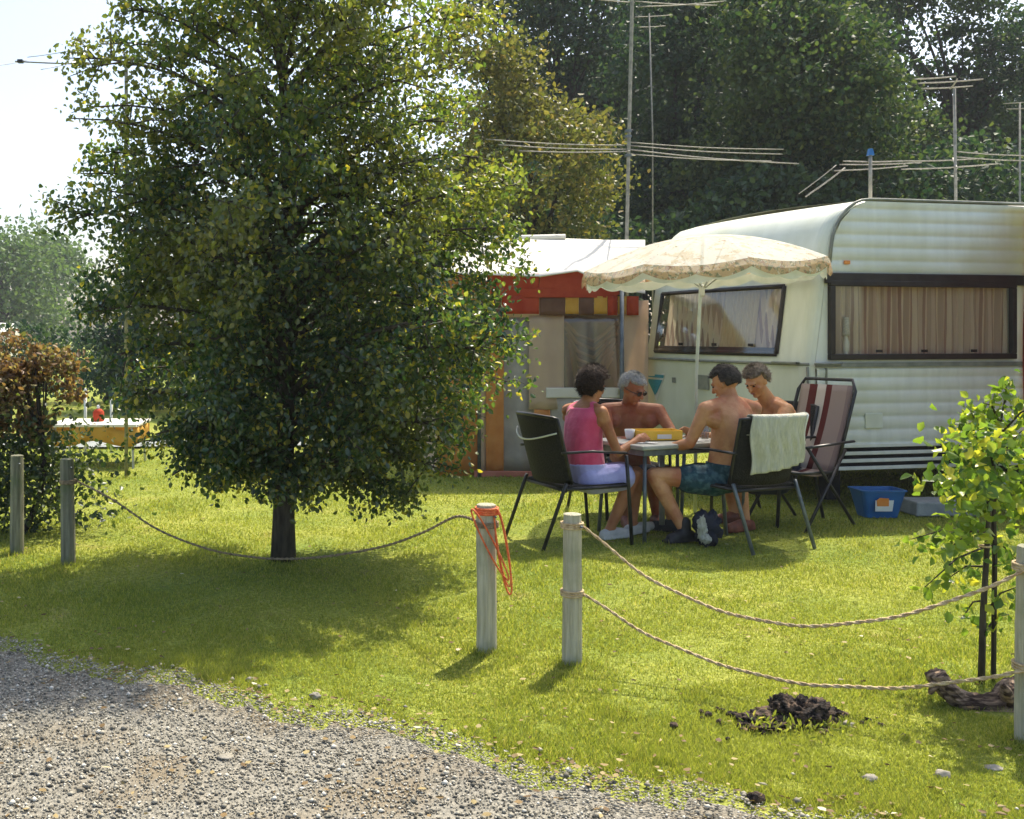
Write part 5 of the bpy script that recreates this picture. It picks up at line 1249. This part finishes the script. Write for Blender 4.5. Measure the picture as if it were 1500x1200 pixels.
def person(name, label, J, skin, k=.95, female=False, bulge=.0, curl=.6):
    """J holds the joints in world coordinates"""
    base = V((J['pel'].x, J['pel'].y, 0)); t = thing(name, label, 'person', base)
    pel, nb, hd_ = J['pel'], J['neck'], J['head']
    sideP = (J['hipR'] - J['hipL']).normalized(); sideS = (J['shR'] - J['shL']).normalized()
    fw = V((0, 0, 1)).cross((sideP + sideS).normalized()); fw = fw.normalized()
    mb = MB()
    mb.loft(torso_rings(pel, nb, sideP, sideS, fw, k * (.92 if female else 1), 0, -.1, 1, 16, bulge))
    back_detail(mb, pel, nb, sideP, sideS, fw, k)
    mb.cap(nb - V((0, 0, .04)), .062 * k, hd_ - V((0, 0, .05)) - V(J['face']).normalized() * .02, .052 * k)
    for s in ('L', 'R'):
        sh, el, wr, hp, kn, an = (J[x + s] for x in ('sh', 'el', 'wr', 'hip', 'kn', 'an'))
        ks = k * (.86 if female else 1)
        mb.cap(nb.lerp(sh, .25) - V((0, 0, .03)), .055 * ks, sh, .057 * ks)                # trapezius to shoulder
        mb.cap(nb.lerp(sh, .7) - V((0, 0, .09)), .07 * ks, sh - V((0, 0, .05)), .05 * ks)
        mb.cap(sh, .056 * ks, sh.lerp(el, .45), .046 * ks); mb.cap(sh.lerp(el, .45), .046 * ks, el, .038 * ks)
        mb.cap(el, .038 * ks, el.lerp(wr, .3), .039 * ks); mb.cap(el.lerp(wr, .3), .039 * ks, wr, .026 * ks)
        hd2 = J.get('hd' + s, (wr - el).normalized()); pn = J.get('pn' + s, V((0, 0, -1)))
        hand(mb, wr, hd2, pn, J.get('ts' + s, 1), J.get('cu' + s, curl), k)
        mb.cap(hp, .088 * k, hp.lerp(kn, .5), .074 * k); mb.cap(hp.lerp(kn, .5), .074 * k, kn, .054 * k)
        mb.cap(kn, .054 * k, kn.lerp(an, .3), .056 * k * (.95 if female else 1)); mb.cap(kn.lerp(an, .3), .054 * k, an, .034 * k)
        toe = J['to' + s]; heel = an - (toe - an).normalized() * .04; heel.z = .035
        mb.cap(heel, .034 * k, V((an.x, an.y, .045)), .036 * k); mb.cap(an, .034 * k, heel, .034 * k); mb.cap(V((an.x, an.y, .06)), .036 * k, toe, .028 * k)
    up = V(J.get('up', (0, 0, 1)))
    head(mb, hd_, J['face'], up, k)
    remeshed(mb, 'body', skin, t, .0065, 4)
    f, r, u = frame(J['face'], up)
    for s in (-1, 1):
        m = MB(); m.ell(hd_ + r * s * .028 * k + f * .080 * k + u * .003 * k, (.010 * k, .006 * k, .006 * k), (r, f, u), 10, 8); m.build('eye', 'eye', t, world=True, smooth=True)
        m = MB(); m.cap(hd_ + r * s * .014 * k + f * .090 * k + u * .020 * k, .0035, hd_ + r * s * .046 * k + f * .074 * k + u * .018 * k, .003, 6); m.build('eyebrow', 'hairs', t, world=True, smooth=True)
    m = MB(); m.ell(hd_ + f * .092 * k - u * .058 * k, (.020 * k, .006 * k, .006 * k), (r, f, u), 10, 8); m.build('lips', 'lip', t, world=True, smooth=True)
    return t, dict(pel=pel, nb=nb, sideP=sideP, sideS=sideS, fw=fw, f=f, r=r, u=u, k=k * (.92 if female else 1), J=J, bulge=bulge)
def shorts(t, B, mat, ext=.014, reach=.62):
    J = B['J']; mb = MB(); mb.loft(torso_rings(B['pel'], B['nb'], B['sideP'], B['sideS'], B['fw'], B['k'], ext, -.12, .16, 8, B['bulge']))
    for s in ('L', 'R'):
        hp, kn = J['hip' + s], J['kn' + s]; mb.cap(hp, .088 * B['k'] + ext * 1.5, hp.lerp(kn, reach), .084 * B['k'] + ext * 1.6)
    return remeshed(mb, 'shorts', mat, t, .008, 3)
def top(t, B, mat, ext=.010):
    mb = MB(); mb.loft(torso_rings(B['pel'], B['nb'], B['sideP'], B['sideS'], B['fw'], B['k'], ext, .04, .90, 14, B['bulge']))
    J = B['J']
    for s in ('L', 'R'):
        a_ = B['nb'].lerp(J['sh' + s], .30) - V((0, 0, .035)); b_ = B['nb'].lerp(J['sh' + s], .66) - V((0, 0, .03)); mb.cap(a_, .058 * B['k'] + ext * .6, b_, .060 * B['k'] + ext * .6)
        mb.cap(B['nb'].lerp(J['sh' + s], .6) - V((0, 0, .10)), .072 * B['k'] + ext * .6, B['nb'].lerp(J['sh' + s], .5) - V((0, 0, .05)), .07 * B['k'] + ext * .5)
    return remeshed(mb, 'tank_top', mat, t, .008, 3)
def shoes(t, B, mat, hi=.0):
    J = B['J']; k = B['k']
    for s in ('L', 'R'):
        an, toe = J['an' + s], J['to' + s]; d_ = (toe - an); d_.z = 0; d_.normalize(); a0 = V((an.x, an.y, .05)); mb = MB()
        heel = an - d_ * .045; heel.z = .04; mb.cap(heel, .042 * k, a0 + d_ * .02, .046 * k); mb.cap(a0, .046 * k, V((toe.x, toe.y, .035)) + d_ * .01, .036 * k)
        mb.box(a0 + d_ * .045 + V((0, 0, -.035)), (.24, .075, .02), Matrix.Rotation(math.atan2(d_.y, d_.x), 3, 'Z'))
        if hi: mb.cap(a0, .044 * k, an + V((0, 0, hi)), .043 * k)
        remeshed(mb, 'shoe', mat, t, .008, 3)
def onfloor(p, z=.07): return V((p.x, p.y, z))
# woman in pink, facing right and slightly away
J = dict(pel=P(862, 697, 6.98), neck=P(860, 586, 7.0), head=P(869, 565, 7.0), face=(.80, .52, -.30), up=(.2, .1, 1),
         shR=P(881, 604, 6.86), shL=P(832, 601, 7.14), elR=P(905, 664, 6.86), elL=P(880, 655, 7.25), wrR=P(932, 645, 7.0), wrL=P(925, 643, 7.30),
         hipR=P(868, 704, 6.88), hipL=P(858, 702, 7.10), knR=P(928, 697, 6.98), knL=P(932, 693, 7.20), anR=onfloor(P(893, 790, 6.98)), anL=onfloor(P(926, 785, 7.15)),
         toR=onfloor(P(918, 799, 7.05), .03), toL=onfloor(P(955, 790, 7.3), .03), hdR=V((.8, .35, .25)), hdL=V((.7, .0, .2)), pnR=V((-.2, .6, -.5)), pnL=V((.1, -.6, -.4)), tsR=-1, tsL=1)
w_, B = person('person', 'woman with short dark hair in a pink sleeveless top and lilac shorts', J, 'skin', .93, True, .02, .7)
top(w_, B, 'pink'); shorts(w_, B, 'lilac', .014, .70); shoes(w_, B, 'shoew')
hair(w_, J['head'], J['face'], J['up'], 'hairb', 3, .97, .027, .22, -.9, 3200, .03)
# grey-haired man with sunglasses, back left, facing the camera and right
J = dict(pel=P(925, 692, 7.85), neck=P(922, 590, 7.68), head=P(927, 569, 7.56), face=(.50, -.62, -.42), up=(.15, -.25, 1),
         shR=P(886, 601, 7.62), shL=P(964, 602, 7.66), elR=P(893, 648, 7.45), elL=P(985, 634, 7.5), wrR=P(915, 644, 7.36), wrL=P(950, 643, 7.32),
         hipR=P(905, 700, 7.8), hipL=P(942, 700, 7.84), knR=P(915, 700, 7.40), knL=P(955, 700, 7.44), anR=onfloor(P(918, 785, 7.46)), anL=onfloor(P(962, 785, 7.5)),
         toR=onfloor(P(922, 785, 7.3), .03), toL=onfloor(P(970, 785, 7.34), .03), hdR=V((.6, -.5, .25)), hdL=V((-.5, -.7, .3)), pnR=V((.3, .3, -.7)), pnL=V((-.3, .2, -.7)), tsR=-1, tsL=1)
w_, B = person('person', 'bare chested grey haired man in sunglasses facing the camera', J, 'skinr', .97, False, .03, .7)
shorts(w_, B, 'navy'); shoes(w_, B, 'sandal')
hair(w_, J['head'], J['face'], J['up'], 'hairg', 5, .97, .014, .18, -.5, 2600, .02)
f, r, u, k = B['f'], B['r'], B['u'], .97
m = MB(); c_ = J['head']
for s in (-1, 1):
    m.ell(c_ + r * s * .032 * k + f * .094 * k + u * .002 * k, (.026, .006, .018), (r, f, u), 14, 8)
    m.tube([c_ + r * s * .058 * k + f * .088 * k + u * .006, c_ + r * s * .082 * k + f * .05 * k + u * .005, c_ + r * s * .083 * k - f * .01 + u * .0], .003, 6)
m.tube([c_ + r * .012 + f * .104 * k + u * .008, c_ - r * .012 + f * .104 * k + u * .008], .003, 6)
m.build('sunglasses', 'eye', w_, world=True, smooth=True)
# bare-backed man at right, back to the camera, facing left
J = dict(pel=P(1062, 697, 6.98), neck=P(1070, 580, 6.95), head=P(1062, 561, 6.98), face=(-.62, .62, -.42), up=(-.15, .15, 1),
         shL=P(1034, 600, 6.86), shR=P(1104, 599, 7.06), elL=P(1010, 650, 6.88), elR=P(1070, 645, 7.35), wrL=P(978, 656, 7.06), wrR=P(1018, 636, 7.42),
         hipL=P(1048, 705, 6.92), hipR=P(1062, 702, 7.12), knL=P(958, 696, 6.95), knR=P(968, 694, 7.22), anL=onfloor(P(1003, 785, 6.90)), anR=onfloor(P(985, 780, 7.25)),
         toL=onfloor(P(985, 800, 6.86), .03), toR=onfloor(P(960, 792, 7.3), .03), hdL=V((-.8, .45, .15)), hdR=V((-.8, .0, .35)), pnL=V((.1, .5, -.5)), pnR=V((-.2, -.5, -.5)), tsL=1, tsR=-1)
w_, B = person('person', 'bare backed man with short dark hair and teal shorts, back to the camera', J, 'skinl', .98, False, .02, .7)
shorts(w_, B, 'teal', .012, .42); shoes(w_, B, 'shoeb', .06)
hair(w_, J['head'], J['face'], J['up'], 'hairs', 7, .98, .014, .15, -.6, 2600, .018)
# man at the back right looking down to the left
J = dict(pel=P(1143, 692, 7.72), neck=P(1128, 584, 7.6), head=P(1108, 558, 7.52), face=(-.68, -.42, -.5), up=(-.25, -.15, 1),
         shR=P(1090, 602, 7.72), shL=P(1152, 601, 7.45), elR=P(1060, 650, 7.6), elL=P(1125, 655, 7.25), wrR=P(1035, 640, 7.45), wrL=P(1085, 648, 7.25),
         hipR=P(1128, 702, 7.78), hipL=P(1140, 704, 7.58), knR=P(1068, 700, 7.62), knL=P(1082, 704, 7.35), anR=onfloor(P(1075, 780, 7.6)), anL=onfloor(P(1092, 785, 7.3)),
         toR=onfloor(P(1050, 782, 7.55), .03), toL=onfloor(P(1068, 790, 7.2), .03), hdR=V((-.8, -.1, .2)), hdL=V((-.8, .1, .2)), pnR=V((0, -.5, -.6)), pnL=V((0, .5, -.6)), tsR=-1, tsL=1)
w_, B = person('person', 'bare shouldered man with grey brown hair looking down at the back right', J, 'skinl', .96, False, .02, .7)
shorts(w_, B, 'navy'); shoes(w_, B, 'sandal')
hair(w_, J['head'], J['face'], J['up'], 'hairl', 9, .96, .018, .2, -.5, 2800, .024)

# ------------------------------------------------------------------ air
HAZE = True
if HAZE:
    m = MB(); m.box((20, 72, 11), (190, 160, 24.2))
    hz = m.build('haze', None, None); hm, nt, N, L = newmat('summer_haze')
    out = N.new('ShaderNodeOutputMaterial'); pv = N.new('ShaderNodeVolumePrincipled'); pv.inputs['Density'].default_value = .0009
    pv.inputs['Color'].default_value = (.92, .95, 1, 1); pv.inputs['Anisotropy'].default_value = .1; L.new(pv.outputs[0], out.inputs['Volume'])
    hz.data.materials.clear(); hz.data.materials.append(hm); tag(hz, kind='stuff')

# ------------------------------------------------------------------ light, world, camera
EL, AZ = 59, 33        # sun height; how far right of straight ahead it stands
sd = V((math.sin(R(AZ)) * math.cos(R(EL)), math.cos(R(AZ)) * math.cos(R(EL)), math.sin(R(EL))))
sl = bpy.data.lights.new('sun', 'SUN'); sl.energy = 4.3; sl.angle = R(.6); sl.color = (1, .91, .76)
so = bpy.data.objects.new('sun', sl); col.objects.link(so); so.rotation_euler = sd.to_track_quat('Z', 'Y').to_euler(); so.location = sd * 30
w = bpy.data.worlds.new('World'); scene.world = w; w.use_nodes = True; nt = w.node_tree; nt.nodes.clear()
out = nt.nodes.new('ShaderNodeOutputWorld'); bg = nt.nodes.new('ShaderNodeBackground'); sky = nt.nodes.new('ShaderNodeTexSky')
sky.sky_type = 'NISHITA'; sky.sun_disc = False; sky.sun_elevation = R(EL); sky.sun_rotation = R(AZ); sky.dust_density = 3.2; sky.air_density = 1.0; sky.ozone_density = 1.0
bg.inputs['Strength'].default_value = .15
nt.links.new(sky.outputs[0], bg.inputs[0]); nt.links.new(bg.outputs[0], out.inputs['Surface'])
cam = bpy.data.cameras.new('camera'); co = bpy.data.objects.new('camera', cam); col.objects.link(co)
co.location = (0, 0, CAMH); co.rotation_euler = (R(90), 0, 0); cam.lens = 36; cam.sensor_width = 36; cam.clip_end = 2000
cam.shift_x = 250 / 1500; cam.shift_y = -110 / 1500
scene.camera = co
scene.view_settings.view_transform = 'Standard'; scene.view_settings.look = 'None'; scene.view_settings.exposure = .92; scene.view_settings.gamma = 1
cy = scene.cycles; cy.use_denoising = True; cy.max_bounces = 8; cy.transparent_max_bounces = 12; cy.volume_bounces = 0; cy.use_adaptive_sampling = True; cy.adaptive_threshold = .02
cy.sample_clamp_indirect = 6
